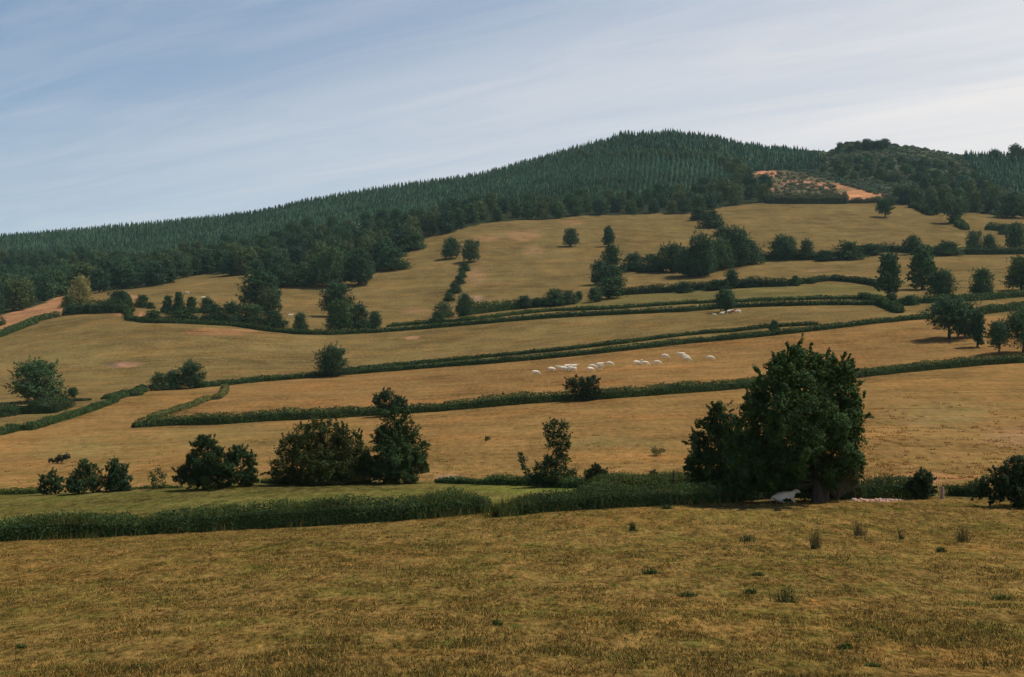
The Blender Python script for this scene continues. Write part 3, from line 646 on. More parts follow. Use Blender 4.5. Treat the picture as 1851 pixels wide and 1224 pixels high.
# ------------------------------------------------------------------ middle-distance trees
tree('round', 600, 681, 624, 58, 'round solitary tree on the double hedge left of the middle', q='l', v=0)
tree('round', 1312, 565, 521, 40, 'round tree shading the resting brown and white cattle', q='l', v=2)
tree('tall', 1399, 603, 579, 19, 'small tree in the double hedge above the largest tree')
tree('round', 68, 726, 650, 92, 'spreading broad-crowned tree by the left edge above a thick hedge', q='l', v=1)
tree('open', 132, 722, 700, 20, 'tiny tree standing right of the spreading left tree', v=0)
tree('round', 345, 702, 652, 50, 'tallest round tree of the dark hedge clump left of the curved hedge', q='l', v=0)
tree('bush', 312, 704, 668, 36, 'middle bush of the dark hedge clump left of the curved hedge', name='bush', cat='bush', v=2)
tree('bush', 288, 706, 673, 34, 'low left bush of the dark hedge clump left of the curved hedge', name='bush', cat='bush', v=1)
dry = foliage('dry foliage', .1, .3)
_n = dry.node_tree.nodes
for x in _n:
    if x.type == 'MIX' and x.blend_type == 'MULTIPLY':
        l_ = x.inputs[6].links
        if l_ and l_[0].from_node.type == 'ATTRIBUTE':
            mm = _n.new('ShaderNodeMix'); mm.data_type = 'RGBA'; mm.blend_type = 'MULTIPLY'; mm.inputs[0].default_value = 1
            dry.node_tree.links.new(l_[0].from_socket, mm.inputs[6]); mm.inputs[7].default_value = (6.0, 2.7, 2.3, 1)
            dry.node_tree.links.new(mm.outputs[2], x.inputs[6]); break
tree('round', 146, 552, 499, 42, 'tree with a dry tan and orange top at the wood edge', v=0, q='m', tintmat=dry)
tree('bush', 122, 556, 534, 26, 'dark bush at the left foot of the tan-topped tree', name='bush', cat='bush')
tree('round', 214, 562, 524, 38, 'tree at the right end of the thick tall hedge on the left')
tree('bush', 258, 556, 532, 26, 'small round bush left of the scrub thicket', name='bush', cat='bush')
tree('bush', 272, 558, 546, 16, 'low bush leaning on the right of the small round bush', name='bush', cat='bush')
for px, b, t, w_, lab in [(303,566,534,26,'pointed shrub, leftmost in the scrub thicket on the left field'),(323,566,527,28,'tallest pointed shrub of the scrub thicket on the left field'),
    (346,566,536,28,'third shrub of the scrub thicket, right of its tallest shrub'),(374,566,537,28,'rounded shrub ending the scrub thicket on the right, beside two white cows'),
    (330,578,560,60,'flat green bramble mass below the pointed shrubs of the thicket'),(278,578,560,34,'low green bramble at the left foot of the scrub thicket')]:
    tree('cone' if w_ < 29 and px < 350 else 'bush', px, b, t, w_, lab, name='shrub', cat='shrub')
for px, b, t, w_, lab in [(385,584,548,46,'first bush of the dark row under the paired trees, leftmost'),(420,586,546,50,'wide bush of the dark row, second from its left'),
    (455,588,548,46,'bush of the dark row standing under the pale low tree'),(495,592,560,44,'bush ending the dark row on the right, beside a white cow')]:
    tree('bush', px, b, t, w_, lab, name='bush', cat='bush', q='l')
tree('oval', 468, 560, 487, 72, 'tall irregular dark tree at the left of the middle fields', q='l', v=2)
tree('round', 487, 566, 521, 46, 'lower pale green tree against the right of the tall irregular one', v=3)
tree('bush', 543, 596, 565, 26, 'single small bush standing on the curving middle hedge', name='bush', cat='bush')
tree('round', 608, 572, 509, 60, 'broad dark tree with its shadow falling left on the sloping field', q='l', v=0)
tree('oval', 612, 602, 541, 46, 'dark tree on the hedge in front of the broad shadow-casting tree', q='l', v=1)
tree('bush', 648, 598, 548, 46, 'bushy tree on the hedge, third of the clump from its left', name='bush', cat='bush', q='l')
tree('oval', 677, 596, 562, 24, 'smallest tree, ending the hedge clump on the right')
tree('round', 598, 518, 446, 58, 'tall round tree standing out of the wood edge, left one of two', q='l')
tree('oval', 648, 516, 447, 50, 'tall oval tree standing out of the wood edge, right one of two', q='l')
tree('bush', 708, 488, 445, 60, 'wide bushy tree at the wood corner where the pasture climbs', name='bush', cat='bush', q='l')
tree('bush', 748, 452, 420, 40, 'bush along the climbing wood edge above the wide bushy tree', name='bush', cat='bush')
for px, b, t, w_, lab in [(515,518,486,44,'leftmost bush of the wooded hedge under the two tall round trees'),(552,518,482,44,'second bush of the wooded hedge under the two tall round trees')]:
    tree('bush', px, b, t, w_, lab, name='bush', cat='bush')
tree('round', 815, 468, 430, 33, 'left one of the two round trees high on the central pasture', v=0, q='m')
tree('round', 850, 474, 432, 35, 'right one of the two round trees high on the central pasture', v=3, q='m')
for k, (px, b, w_, h_) in enumerate([(840,490,20,16),(836,502,16,14),(830,514,20,18),(822,530,24,20),(812,544,20,16)]):
    tree('bush', px, b, b-h_, w_, ['topmost','second','third','fourth','lowest'][k]+' bush of the broken hedge row descending the central pasture', name='bush', cat='bush', group='bushes of the broken hedge row')
tree('bush', 802, 574, 546, 34, 'pale bush at the lower end of the broken hedge row', name='bush', cat='bush', v=3)
tree('round', 839, 572, 531, 30, 'small tree at the corner where the broken row meets the lower hedge')
tree('bush', 792, 584, 562, 26, 'lowest bush at the foot of the broken row, touching the double hedge', name='bush', cat='bush')
tree('oval', 948, 558, 534, 26, 'small tree, first in the bushy hedge under the central pasture')
tree('oval', 970, 556, 538, 20, 'second small tree in the bushy hedge under the central pasture')
tree('bush', 1003, 553, 522, 42, 'wide bush in the bushy hedge under the central pasture', name='bush', cat='bush')
tree('bush', 1028, 550, 524, 32, 'bush with pinkish top right of the wide bush', name='bush', cat='bush', v=3)
tree('oval', 1046, 545, 526, 13, 'tiny upright bush in the gap of the bushy hedge', name='bush', cat='bush')
tree('oval', 1076, 546, 519, 28, 'small bushy tree at the lower left foot of the tall tree column')
tree('round', 1032, 446, 412, 28, 'lone small tree casting a shadow near the top of the central pasture', q='m')
tree('tall', 1100, 446, 409, 22, 'narrow topmost tree of the column descending the pasture')
for px, b, t, w_, lab in [(1105,484,441,36,'second tree of the descending column, below the narrow topmost one'),(1084,514,470,36,'left tree at the middle of the descending column'),
    (1108,522,478,44,'right tree at the middle of the descending column'),(1102,540,502,54,'broad lowest tree of the descending column')]:
    tree('oval', px, b, t, w_, lab, q='m')
BIG = [(1145,490,457,44,'low leftmost tree of the big clump on the right pastures'),(1180,492,458,44,'second tree from the left in the big clump'),
  (1215,492,440,56,'round tree in the left half of the big clump, third from left'),(1245,500,446,56,'front left tree of the big clump, reaching lowest'),
  (1268,500,421,56,'tall left-of-centre tree of the big clump'),(1300,488,430,52,'tree at the middle of the big clump between two taller ones'),
  (1330,482,409,64,'tallest tree at the right of the big clump'),(1355,478,434,44,'rightmost tree of the big clump on its sloping edge'),
  (1285,412,380,42,'round tree between the top wood and the big clump'),(1264,398,374,32,'tree dropping down from the wood corner above the big clump'),
  (1305,428,410,32,'low bush linking the big clump to the round tree above it')]
for px, b, t, w_, lab in BIG: tree('round' if w_ > 50 else 'bush', px, b, t, w_, lab, q='l' if w_ > 50 else 'm')
tree('round', 1418, 470, 424, 54, 'large round dark tree in the long hedge right of the big clump', q='l', v=2)
tree('oval', 1458, 470, 432, 28, 'paler slim tree just right of the large round hedge tree', v=3)
tree('bush', 1492, 472, 452, 34, 'low bush in the long hedge right of the paler slim tree', name='bush', cat='bush')
tree('bush', 1532, 470, 436, 52, 'wide hump of bush in the long hedge, biggest right of the slim tree', name='bush', cat='bush')
tree('bush', 1572, 462, 440, 40, 'bush on the rise of the long hedge after the wide hump', name='bush', cat='bush')
tree('round', 1651, 460, 426, 36, 'round hedge tree behind the two tall right-hand trees')
tree('bush', 1712, 462, 436, 50, 'first bush of the long hedge right of the tall pair', name='bush', cat='bush')
tree('round', 1760, 458, 416, 30, 'pale round tree in the long hedge far right, left one of two', v=3)
tree('round', 1789, 458, 424, 30, 'dark round tree in the long hedge far right, right one of two')
tree('open', 1600, 393, 359, 36, 'lone tree with round shadow on the top right pasture', q='m', v=0)
tree('open', 1722, 404, 359, 44, 'flat layered tree above the slanting scrub at upper right', q='m', v=1)
tree('round', 1832, 394, 347, 56, 'broad dark tree under the conifer block at upper right', q='l')
tree('round', 1836, 450, 402, 42, 'tall tree by the right edge above the long hedge', q='m')
tree('bush', 1813, 424, 404, 18, 'small pointed bush left of the tall right-edge tree', name='bush', cat='bush')
tree('tall', 1606, 536, 456, 44, 'tall ivy-clad tree with gaps of light, left of the right-hand trees', q='l', v=0)
tree('tall', 1668, 524, 444, 54, 'tallest tree of the right-hand group, in its middle', q='l', v=1)
tree('round', 1702, 542, 486, 54, 'rounder lower tree at the right foot of the tallest right-hand tree', q='l', v=2)
tree('oval', 1775, 540, 485, 42, 'single oval tree standing alone on the right hedge', q='l', v=0)
tree('oval', 1846, 524, 462, 56, 'dark tree cut by the right edge of the view', q='l', v=1)
tree('bush', 1357, 520, 503, 22, 'small bush in the thick hedge right of its small tree', name='bush', cat='bush')
tree('oval', 1322, 520, 486, 26, 'small tree rising from the thick dark hedge on the upper right')
tree('bush', 1298, 524, 506, 50, 'wide bush in the thick dark hedge left of its small tree', name='bush', cat='bush')
tree('bush', 1236, 530, 509, 30, 'rounded bush at the left of the thick dark hedge', name='bush', cat='bush')
tree('cone', 1437, 517, 498, 20, 'small pointed bush where the thick hedge turns wavy', name='bush', cat='bush')
tree('bush', 1464, 513, 502, 18, 'little bush right of the small pointed one on the wavy hedge', name='bush', cat='bush')
tree('bush', 1612, 548, 530, 24, 'bush under the tall ivy-clad tree', name='bush', cat='bush')
tree('bush', 1644, 552, 534, 30, 'bush between the ivy-clad tree and the rounder lower tree', name='bush', cat='bush')
tree('open', 1716, 613, 538, 84, 'big dark tree with several bare trunks on the right field', q='l', v=2)
tree('round', 1744, 610, 552, 42, 'paler bushy tree joined to the right side of the big many-trunked tree', q='l', v=0)
tree('tall', 1767, 628, 560, 30, 'slim shaded tree on a bare trunk right of the big many-trunked tree', q='m', v=0)
tree('open', 1806, 640, 578, 44, 'open tree left of the one at the right edge, on a leaning trunk', q='l', v=0)
tree('open', 1850, 638, 556, 66, 'large open tree cut by the right edge above the lower hedge', q='l', v=1)

def bare_tree(px, base, top, label, seed):
    rng = np.random.RandomState(seed); P = pix(px, base); h = (base-top)/F*P[1]; o = empty('bare_tree', P)
    tr_ = Buf(); br = Buf(); c = (.12, .10, .085)
    for s, dx in ((0, -.05), (1, .06)):
        tube(tr_, [(0, 0, -.3), (dx*h*.5, 0, h*.4), (dx*h*1.4, 0, h*.95)], [.26, .17, .04], 6, 0, c)
        for k in range(12):
            z = h*(.35+.55*rng.rand()); a = rng.rand()*6.28; r = h*.16*(.5+rng.rand())
            x0 = dx*h*1.4*z/h
            tube(br, [(x0, 0, z), (x0+r*.5*math.cos(a), r*.5*math.sin(a), z+r*.5), (x0+r*math.cos(a), r*math.sin(a), z+r*1.2)], [.06, .035, .01], 4, 0, c)
    tr_.build('trunk', [M_BARK], o); br.build('branches', [M_BARK], o); tag(o, label, 'tree')
bare_tree(1768, 604, 540, 'leafless forked dead tree beside the big many-trunked tree', 7)
def bare_bush(px, base, top, label, seed):
    rng = np.random.RandomState(seed); P = pix(px, base); h = (base-top)/F*P[1]; b = Buf()
    for k in range(70):
        a = rng.rand()*6.28; r = h*(.3+.6*rng.rand()); z = h*(.4+.6*rng.rand())
        tube(b, [(0, 0, 0), (r*.4*math.cos(a), r*.4*math.sin(a), z*.6), (r*math.cos(a), r*math.sin(a), z)], [.03, .018, .006], 4, 0, (.13, .115, .09))
    o = b.build('bare_bush', [M_BARK]); o.location = P; tag(o, label, 'bush')
bare_bush(1513, 904, 852, 'bare grey twiggy bush right of the big tree trunk', 8)

# ------------------------------------------------------------------ woods
def rand_in(rng, poly, n, mind=0, edge=None):
    poly = np.array(poly, float); lo, hi = poly.min(0), poly.max(0); res = []
    tries = 0
    while len(res) < n and tries < n*400:
        tries += 1; p = lo+rng.rand(2)*(hi-lo)
        if not inpoly(p[:1], p[1:], poly)[0]: continue
        if mind and any((abs(p[0]-q[0])/mind)**2+(abs(p[1]-q[1])/(mind*.42))**2 < 1 for q in res): continue
        res.append(p)
    return res
rng = np.random.RandomState(77)
def wood(poly, n, mind, h_m, w_m, label, group, seed, vs=(0, 1, 2, 3)):
    rng = np.random.RandomState(seed)
    for p in rand_in(rng, poly, n, mind):
        P = pix(*p); v = vs[rng.randint(len(vs))]; kind = 'round' if rng.rand() < .6 else 'oval'
        me = LIBW(kind, v)
        o = bpy.data.objects.new('woodland_tree', me); COL.objects.link(o); o.location = P
        s = .8+.45*rng.rand(); o.scale = (w_m/10*s, w_m/10*s, h_m/10*s*(.9+.25*rng.rand())); o.rotation_euler = (0, 0, rng.rand()*6.28)
        tag(o, label, 'tree', group)
_lw = {}
def LIBW(kind, v):
    if (kind, v) in _lw: return _lw[kind, v]
    rng = np.random.RandomState(400+v*7+len(kind)); lb = shape_lobes(rng, kind, 10, 10)
    base = [(.048,.096,.046), (.060,.108,.044), (.040,.084,.044), (.088,.120,.046)][v]
    b = crown(rng, lb, 4600, .62, base, yel=.04); tb = trunk(rng, lb[:-1], 10, .3, buf=b, m=1)
    o = b.build('woodland_tree', [M_FAR, M_BARK], link=False); _lw[kind, v] = o.data; return o.data
wood(WOOD_A, 190, 24, 14, 13.5, 'dark broad-leaved tree crowded into the lower left wood', 'broad-leaved trees of the lower left wood', 1)
wood([(-60,552),(60,546),(112,534),(235,526),(305,514),(310,503),(450,496),(400,490),(200,505),(60,530),(-60,560)], 26, 24, 16, 17, 'dark broad-leaved tree crowded into the lower left wood', 'broad-leaved trees of the lower left wood', 2)
wood(WOOD_B, 84, 22, 15, 14, 'dark broad-leaved tree in the belt between conifers and the central pasture', 'broad-leaved trees of the belt above the central pasture', 3)
wood([(1050,284),(1180,277),(1290,284),(1340,300),(1345,308),(1280,293),(1180,286),(1050,292)], 26, 12, 8, 9, 'small olive tree in the line crossing the conifers below the summit', 'olive tree line below the summit', 10, (3,))
wood([(1440,300),(1560,290),(1740,300),(1760,325),(1640,335),(1500,318)], 34, 20, 9, 11, 'small round green tree among the scrub of the right-hand hill', 'small round trees on the scrub hill', 9)
wood([(1600,360),(1690,340),(1760,345),(1800,352),(1806,390),(1760,388),(1690,390),(1650,374)], 22, 24, 16, 15, 'green tree on the lower slope of the right-hand scrub hill', 'trees low on the right-hand scrub hill', 4)
wood([(1300,300),(1340,306),(1360,330),(1335,330),(1295,295)], 9, 14, 13, 13, 'olive tree edging the conifer plantation beside the orange bank', 'trees edging the conifers by the orange bank', 5, (3,))
wood([(1500,300),(1700,300),(1770,330),(1700,345),(1600,340),(1520,325)], 22, 26, 12, 12, 'dark taller tree scattered over the right-hand scrub hill', 'taller trees on the right-hand scrub hill', 6)
wood([(1790,292),(1851,292),(1880,296),(1851,300)], 5, 22, 20, 22, 'rounded tree on the skyline at the far right', 'skyline trees at the far right', 7)
wood([(1512,274),(1540,268),(1600,268),(1600,274),(1540,276)], 7, 14, 12, 15, 'rounded tree on the crest of the scrub hill', 'crest trees of the scrub hill', 8)

def conifer_arrays(rng, n):
    """one small spiky conifer as triangles in unit size (height 1, radius 1)"""
    V = []; T = []; k = 0
    tiers = [(0.05, .50, 1.0), (.34, .78, .70), (.62, 1.02, .38)]
    for z0, z1, r in tiers:
        s = 6; a0 = rng.rand()*6; top = len(V); V.append((0, 0, z1)); ring = []
        for j in range(s):
            rr = r*(1.05 if j % 2 == 0 else .62)*(.85+.3*rng.rand()); a = a0+j/s*6.283
            V.append((rr*math.cos(a), rr*math.sin(a), z0+.05*rng.rand())); ring.append(len(V)-1)
        for j in range(s): T.append((ring[j], ring[(j+1) % s], top))
    return np.array(V, float), np.array(T)
CV = [conifer_arrays(np.random.RandomState(s), 0) for s in range(5)]
def plant_conifers(poly, dx, dy, hfun, seed, name, label, single=0, slabel=None, col=(.044,.098,.048)):
    rng = np.random.RandomState(seed); poly = np.array(poly, float); lo, hi = poly.min(0), poly.max(0); pts = []
    for y in np.arange(lo[1], hi[1], dy):
        for x in np.arange(lo[0], hi[0], dx): pts.append((x+rng.rand()*dx*.8+(int(y/dy) % 2)*dx*.5, y+rng.rand()*dy))
    pts = np.array(pts)
    rw = (pts[:, 0] > 1130) & (pts[:, 0] < 1312) & (pts[:, 1] > 284)            # planted rows running up the slope
    pts[rw, 0] = np.round((pts[rw, 0]+(pts[rw, 1]-284)*.12)/9)*9-(pts[rw, 1]-284)*.12+rng.rand(rw.sum())*3.6
    pts = pts[inpoly(pts[:, 0], pts[:, 1], poly)]
    W_ = [];
    for p in pts:
        P = pix(*p); W_.append((P, hfun(p[0], p[1])*(.80+.38*rng.rand()), p))
    if single:
        # the ones standing on the skyline become objects of their own
        W_.sort(key=lambda t: t[2][1]-np.interp(t[2][0], [a for a, b in SKY], [b for a, b in SKY])-t[1]*.5)
        keep = W_[:single]; W_ = W_[single:]
        meshes = []
        for v in range(5):
            Vv, Tt = CV[v]; me = mk('conifer', Vv*np.array([1, 1, 1]), [Tt], [M_CON], np.tile(np.array(col), (len(Vv), 1)), link=False).data; meshes.append(me)
        for P, h, p in keep:
            o = bpy.data.objects.new('conifer', meshes[rng.randint(5)]); COL.objects.link(o); o.location = P; r = h*(.25+.07*rng.rand())
            o.scale = (r, r, h*1.02); o.rotation_euler = (0, 0, rng.rand()*6.28); tag(o, slabel, 'conifer', 'conifers along the skyline')
    b = Buf(); o0 = W_[0][0]
    for v in range(5):
        sub = [q for k, q in enumerate(W_) if k % 5 == v]
        Vv, Tt = CV[v]; m = len(sub)
        if not m: continue
        Pp = np.array([q[0] for q in sub]); hh = np.array([q[1] for q in sub]); a = rng.rand(m)*6.283; r = hh*(.25+.08*rng.rand(m))
        ca, sa = np.cos(a)[:, None], np.sin(a)[:, None]
        X = (Vv[None, :, 0]*ca-Vv[None, :, 1]*sa)*r[:, None]; Yy = (Vv[None, :, 0]*sa+Vv[None, :, 1]*ca)*r[:, None]; Z = Vv[None, :, 2]*hh[:, None]
        VV = np.stack([X, Yy, Z], -1)+Pp[:, None, :]-o0
        TT = Tt[None]+(np.arange(m)*len(Vv))[:, None, None]
        stand = 1+.28*smooth_noise(Pp[:, 0], Pp[:, 1], 90, 4)+.2*smooth_noise(Pp[:, 0], Pp[:, 1], 28, 5)
        cc = np.array(col)[None]*(.75+.5*rng.rand(m, 1))*stand[:, None]; cc[:, 0] *= .8+.7*rng.rand(m)
        b.add(VV.reshape(-1, 3), None, TT.reshape(-1, 3), C=np.repeat(cc, len(Vv), axis=0))
    o = b.build(name, [M_CON]); o.location = o0; tag(o, label, kind='stuff'); return o
def hcon(x, y):
    if x > 1108 and y < 300 and y < 274+max(0, (x-1290))*.35: return 11.5
    return 7.6
plant_conifers(CONIF, 4.4, 1.7, hcon, 5, 'conifer_forest', 'dense dark blue green conifer plantation covering the long ridge', single=290, slabel='spiky dark conifer standing on the skyline of the long ridge')
plant_conifers(DARKC, 6.0, 2.2, lambda x, y: 11.0, 6, 'conifer_wood', 'block of dark conifers below the skyline at the far right')

# scrub over the right-hand hill: low bushes as one mass
def scatter_bushes(poly, n, smin, smax, seed, name, label, cols):
    rng = np.random.RandomState(seed); b = Buf(); pts = rand_in(rng, poly, n); o0 = pix(*pts[0])
    for p in pts:
        P = pix(*p); s = smin+(smax-smin)*rng.rand()**1.6; m = int(26+s*10)
        d = unit(rng.normal(size=(m, 3))+np.array([0, 0, .4])); d[:, 2] = np.abs(d[:, 2])
        Q_ = P-o0+d*np.array([s, s, s*.9])*(.65+.4*rng.rand(m, 1)); base = cols[rng.randint(len(cols))]
        V, Q, C = leaves(rng, Q_, unit(d+rng.normal(size=(m, 3))*.35), s*.5, leaf_cols(rng, m, base, .25, .03)); b.add(V, Q, C=C)
    o = b.build(name, [M_FAR]); o.location = o0; tag(o, label, kind='stuff')
scatter_bushes(SCRUB, 2600, 1.6, 4.6, 21, 'scrub', 'rough grey green scrub covering the right-hand hill', [(.065,.105,.055),(.048,.085,.048),(.10,.10,.062),(.08,.11,.055)])
scatter_bushes([(1355,318),(1425,312),(1480,322),(1530,350),(1530,366),(1380,366),(1360,340)], 520, 1.2, 3.6, 22, 'bracken', 'olive bracken and low scrub on the bank below the conifers', [(.11,.12,.06),(.14,.12,.07),(.07,.095,.05)])

# ------------------------------------------------------------------ cattle
def skin_mesh(name, verts, edges, radii, m, root=0, levels=2):
    me = bpy.data.meshes.new(name); me.from_pydata(verts, edges, []); o = bpy.data.objects.new(name, me); COL.objects.link(o)
    radii = [tuple(q*1.16 for q in (r if isinstance(r, tuple) else (r, r))) for r in radii]; sk = o.modifiers.new('s', 'SKIN'); sk.use_smooth_shade = True; ss = o.modifiers.new('u', 'SUBSURF'); ss.levels = levels; ss.render_levels = levels
    for i, r in enumerate(radii):
        rr = r if isinstance(r, tuple) else (r, r); me.skin_vertices[0].data[i].radius = rr; me.skin_vertices[0].data[i].use_root = (i == root)
    dg = bpy.context.evaluated_depsgraph_get(); res = bpy.data.meshes.new_from_object(o.evaluated_get(dg)); res.name = name
    bpy.data.objects.remove(o)
    res.materials.clear(); res.materials.append(m); return res
def hide(name, base):
    m, n, l, p = mat(name, .75, .2); tcn = n.new('ShaderNodeTexCoord'); f = noise(n, l, tcn.outputs['Object'], 3, 4)
    l.new(mixc(n, l, 'MIX', f, tuple(c*.8 for c in base)+(1,), tuple(min(1, c*1.12) for c in base)+(1,)), p.inputs['Base Color']); return m
M_WHITE = hide('cream white hide', (.86, .74, .54)); M_BROWN = hide('brown hide', (.30, .11, .05))
def cow_mesh(graze, m, name='cow'):
    v = []; e = []; r = []
    def a(p, rad, par=None): v.append(p); r.append(rad); (par is not None) and e.append((par, len(v)-1)); return len(v)-1
    pel = a((-.85, 0, 1.18), (.30, .30)); mid = a((-.35, 0, 1.08), (.38, .42), pel); m2 = a((.15, 0, 1.05), (.38, .43), mid); ch = a((.62, 0, 1.08), (.30, .38), m2)
    if graze:
        n1_ = a((.98, 0, .98), (.18, .25), ch); n2_ = a((1.24, 0, .66), (.14, .18), n1_); hd = a((1.40, 0, .40), (.14, .15), n2_); mz = a((1.55, 0, .12), (.09, .09), hd)
    else:
        n1_ = a((.98, 0, 1.28), (.18, .25), ch); n2_ = a((1.25, 0, 1.48), (.14, .17), n1_); hd = a((1.45, 0, 1.50), (.14, .15), n2_); mz = a((1.78, 0, 1.36), (.09, .09), hd)
    for s in (-1, 1):
        h1 = a((-.86, .22*s, .78), (.15, .20), pel); h2 = a((-1.0, .22*s, .46), .075, h1); h3 = a((-.92, .22*s, .10), .055, h2); a((-.86, .22*s, .02), .07, h3)
        f1 = a((.62, .20*s, .72), (.13, .15), ch); f2 = a((.64, .20*s, .40), .07, f1); f3 = a((.62, .20*s, .10), .05, f2); a((.66, .20*s, .02), .065, f3)
        ea = hd; a((v[hd][0]-.05, .27*s, v[hd][2]+.05), .05, ea)
    t1 = a((-1.17, 0, 1.22), .06, pel); t2 = a((-1.24, 0, .8), .03, t1); a((-1.22, 0, .45), .05, t2)
    return skin_mesh(name, v, e, r, m, 0, 1)
CW = [cow_mesh(True, M_WHITE), cow_mesh(False, M_WHITE)]; CB = [cow_mesh(True, M_BROWN), cow_mesh(False, M_BROWN)]
def lying_mesh(m):
    v = []; e = []; r = []
    def a(p, rad, par=None): v.append(p); r.append(rad); (par is not None) and e.append((par, len(v)-1)); return len(v)-1
    pel = a((-.72, 0, .38), (.33, .36)); mid = a((-.34, 0, .44), (.41, .43), pel); m2 = a((.04, 0, .44), (.40, .43), mid); ch = a((.40, 0, .44), (.33, .37), m2)
    n1_ = a((.64, -.03, .68), (.17, .22), ch); n2_ = a((.80, -.05, .86), (.11, .14), n1_); hd = a((.98, -.10, .94), (.11, .12), n2_); mz = a((1.24, -.18, .76), (.07, .07), hd)
    for s in (-1, 1):
        h1 = a((-.50, .32*s, .22), (.12, .15), pel); h2 = a((-.22, .44*s, .09), .06, h1); a((-.48, .50*s, .05), .04, h2)
        f1 = a((.50, .20*s, .20), (.09, .12), ch); f2 = a((.78, .22*s, .10), .05, f1); a((.56, .28*s, .04), .04, f2)
        a((.92, -.10+.22*s, 1.01), .035, hd)
    t1 = a((-1.12, 0, .50), .05, pel); t2 = a((-1.20, .1, .24), .03, t1); a((-1.16, .25, .06), .04, t2)
    return skin_mesh('cow', v, e, r, m, 0, 2)
LY = lying_mesh(M_WHITE); LYB = lying_mesh(M_BROWN)
def cow(me, px, py, rot, label, group=None, sc=1.0, name='cow'):
    o = bpy.data.objects.new(name, me); COL.objects.link(o); P = pix(px, py); o.location = P; o.rotation_euler = (0, 0, rot); o.scale = (sc, sc, sc)
    tag(o, label, 'cow', group); return o
HERD = 'white cattle in the long field above the hedge'
CWS = [(968,678,0,0.1,'dull white cow, leftmost and lowest of the field herd'),(997,672,0,0.3,'white cow just right of the leftmost one of the herd'),
 (1013,670,1,2.9,'white cow at the left end of the crowded knot of cattle'),(1020,671,0,.1,None),(1025,667,1,.3,None),(1031,671,0,3.0,None),(1037,667,1,.2,None),(1036,672,0,2.8,'white cow at the right front of the crowded knot'),
 (1067,672,0,.5,'lowest white cow of the group above the round hedge tree'),(1071,667,0,-.3,'white cow at the upper left of the group above the hedge tree'),(1084,664,1,.1,'highest white cow of the group above the hedge tree'),(1086,669,1,-1.1,'white cow facing down in the group above the hedge tree'),(1102,662,0,-.35,'single white cow just right of the group above the hedge tree'),
 (1151,660,0,.2,'left one of three white cows standing in a row mid-field'),(1158,659,1,-1.4,'middle one of three white cows in a row mid-field'),(1166,661,0,-.2,'right one of three white cows in a row mid-field'),
 (1188,660,0,-.3,'white cow with head down, between the row of three and the right group'),(1202,648,0,-.3,'white cow standing highest left of the right group'),
 (1232,645,1,3.0,'upper left cow of the tight right group of white cattle'),(1239,649,0,-.2,'middle cow of the tight right group of white cattle'),(1242,653,0,-.3,'lowest cow of the tight right group of white cattle'),
 (1284,651,0,-.3,'rightmost lone white cow of the field herd')]
for px, py, g, rz, lab in CWS:
    cow(CW[g], px, py, rz, lab or 'white cow hidden among the crowded knot of cattle', HERD if lab else 'white cattle bunched in the crowded knot', sc=.88)
cow(LY, 1306, 568, .1, 'white cow lying left of the round tree trunk', sc=1.05); cow(LY, 1291, 570, 2.9, 'white cow lying leftmost near the round tree', sc=.8)
cow(CW[1], 1319, 567, .2, 'white cow under the right side of the round tree'); cow(CB[0], 1326, 567, .1, 'brown cow between two white ones beside the round tree')
cow(CW[0], 1334, 567, 2.9, 'white cow rightmost of the resting cattle beside the round tree')
cow(CW[1], 339, 532, 2.7, 'white cow above the scrub thicket, upper of two'); cow(CW[1], 367, 541, .2, 'white cow beside the scrub thicket, lower of two')
cow(CW[1], 525, 573, .2, 'single white cow right of the dark bush row')
LYD = LY.copy(); LYD.materials.clear(); LYD.materials.append(hide('shade darkened cream hide', (.56, .53, .45)))  # hide colour dimmed to put the tree's shade on the cow
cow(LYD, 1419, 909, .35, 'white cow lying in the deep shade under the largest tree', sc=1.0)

# ------------------------------------------------------------------ posts, stones
def post(px, base, top, wm_, label, col, name='fence_post'):
    P = pix(px, base); h = (base-top)/F*P[1]; b = Buf()
    tube(b, [(0, 0, -.3), (.01, 0, h*.5), (.03, .01, h)], [wm_*.55, wm_*.5, wm_*.42], 8, 0, col)
    o = b.build(name, [M_WOOD]); o.location = P; tag(o, label, 'post')
post(1217, 884, 852, .14, 'dark wooden post left of the dense smaller tree', (.07, .055, .04))
post(1703, 902, 880, .30, 'stout pinkish grey gatepost between the clipped hedge and the corner bush', (.42, .27, .22), 'gatepost')
def stone(px, py, s, label, group, seed, col=(.42, .30, .24)):
    rng = np.random.RandomState(seed); import bmesh
    bm = bmesh.new(); bmesh.ops.create_icosphere(bm, subdivisions=2, radius=1)
    V = np.array([v.co[:] for v in bm.verts]); T = np.array([[v.index for v in f.verts] for f in bm.faces]); bm.free()
    V = V*(1+.22*smooth_noise(V[:, 0]*3, V[:, 1]*3+V[:, 2]*2, 1.0, seed))[:, None]*np.array([1, .8, .55])*s
    o = mk('stone', V, [T], [M_STONE], np.tile(np.array(col)*(.8+.4*rng.rand()), (len(V), 1))); P = pix(px, py); o.location = P+np.array([0, 0, s*.25]); o.rotation_euler = (0, 0, rng.rand()*6); tag(o, label, 'stone', group)
rs = np.random.RandomState(3)
for k in range(14): stone(784+rs.rand()*60, 866+rs.rand()*8, .18+.28*rs.rand(), 'pale pinkish stone tumbled beside the pointed dark tree', 'pale stones in the bottom hedge line', 50+k)
for k in range(26): stone(1538+rs.rand()*95, 903+rs.rand()*3, .07+.13*rs.rand(), 'small pale stone in the bare strip below the clipped hedge', 'pale stones of the bare strip', 90+k, (.62, .40, .32))

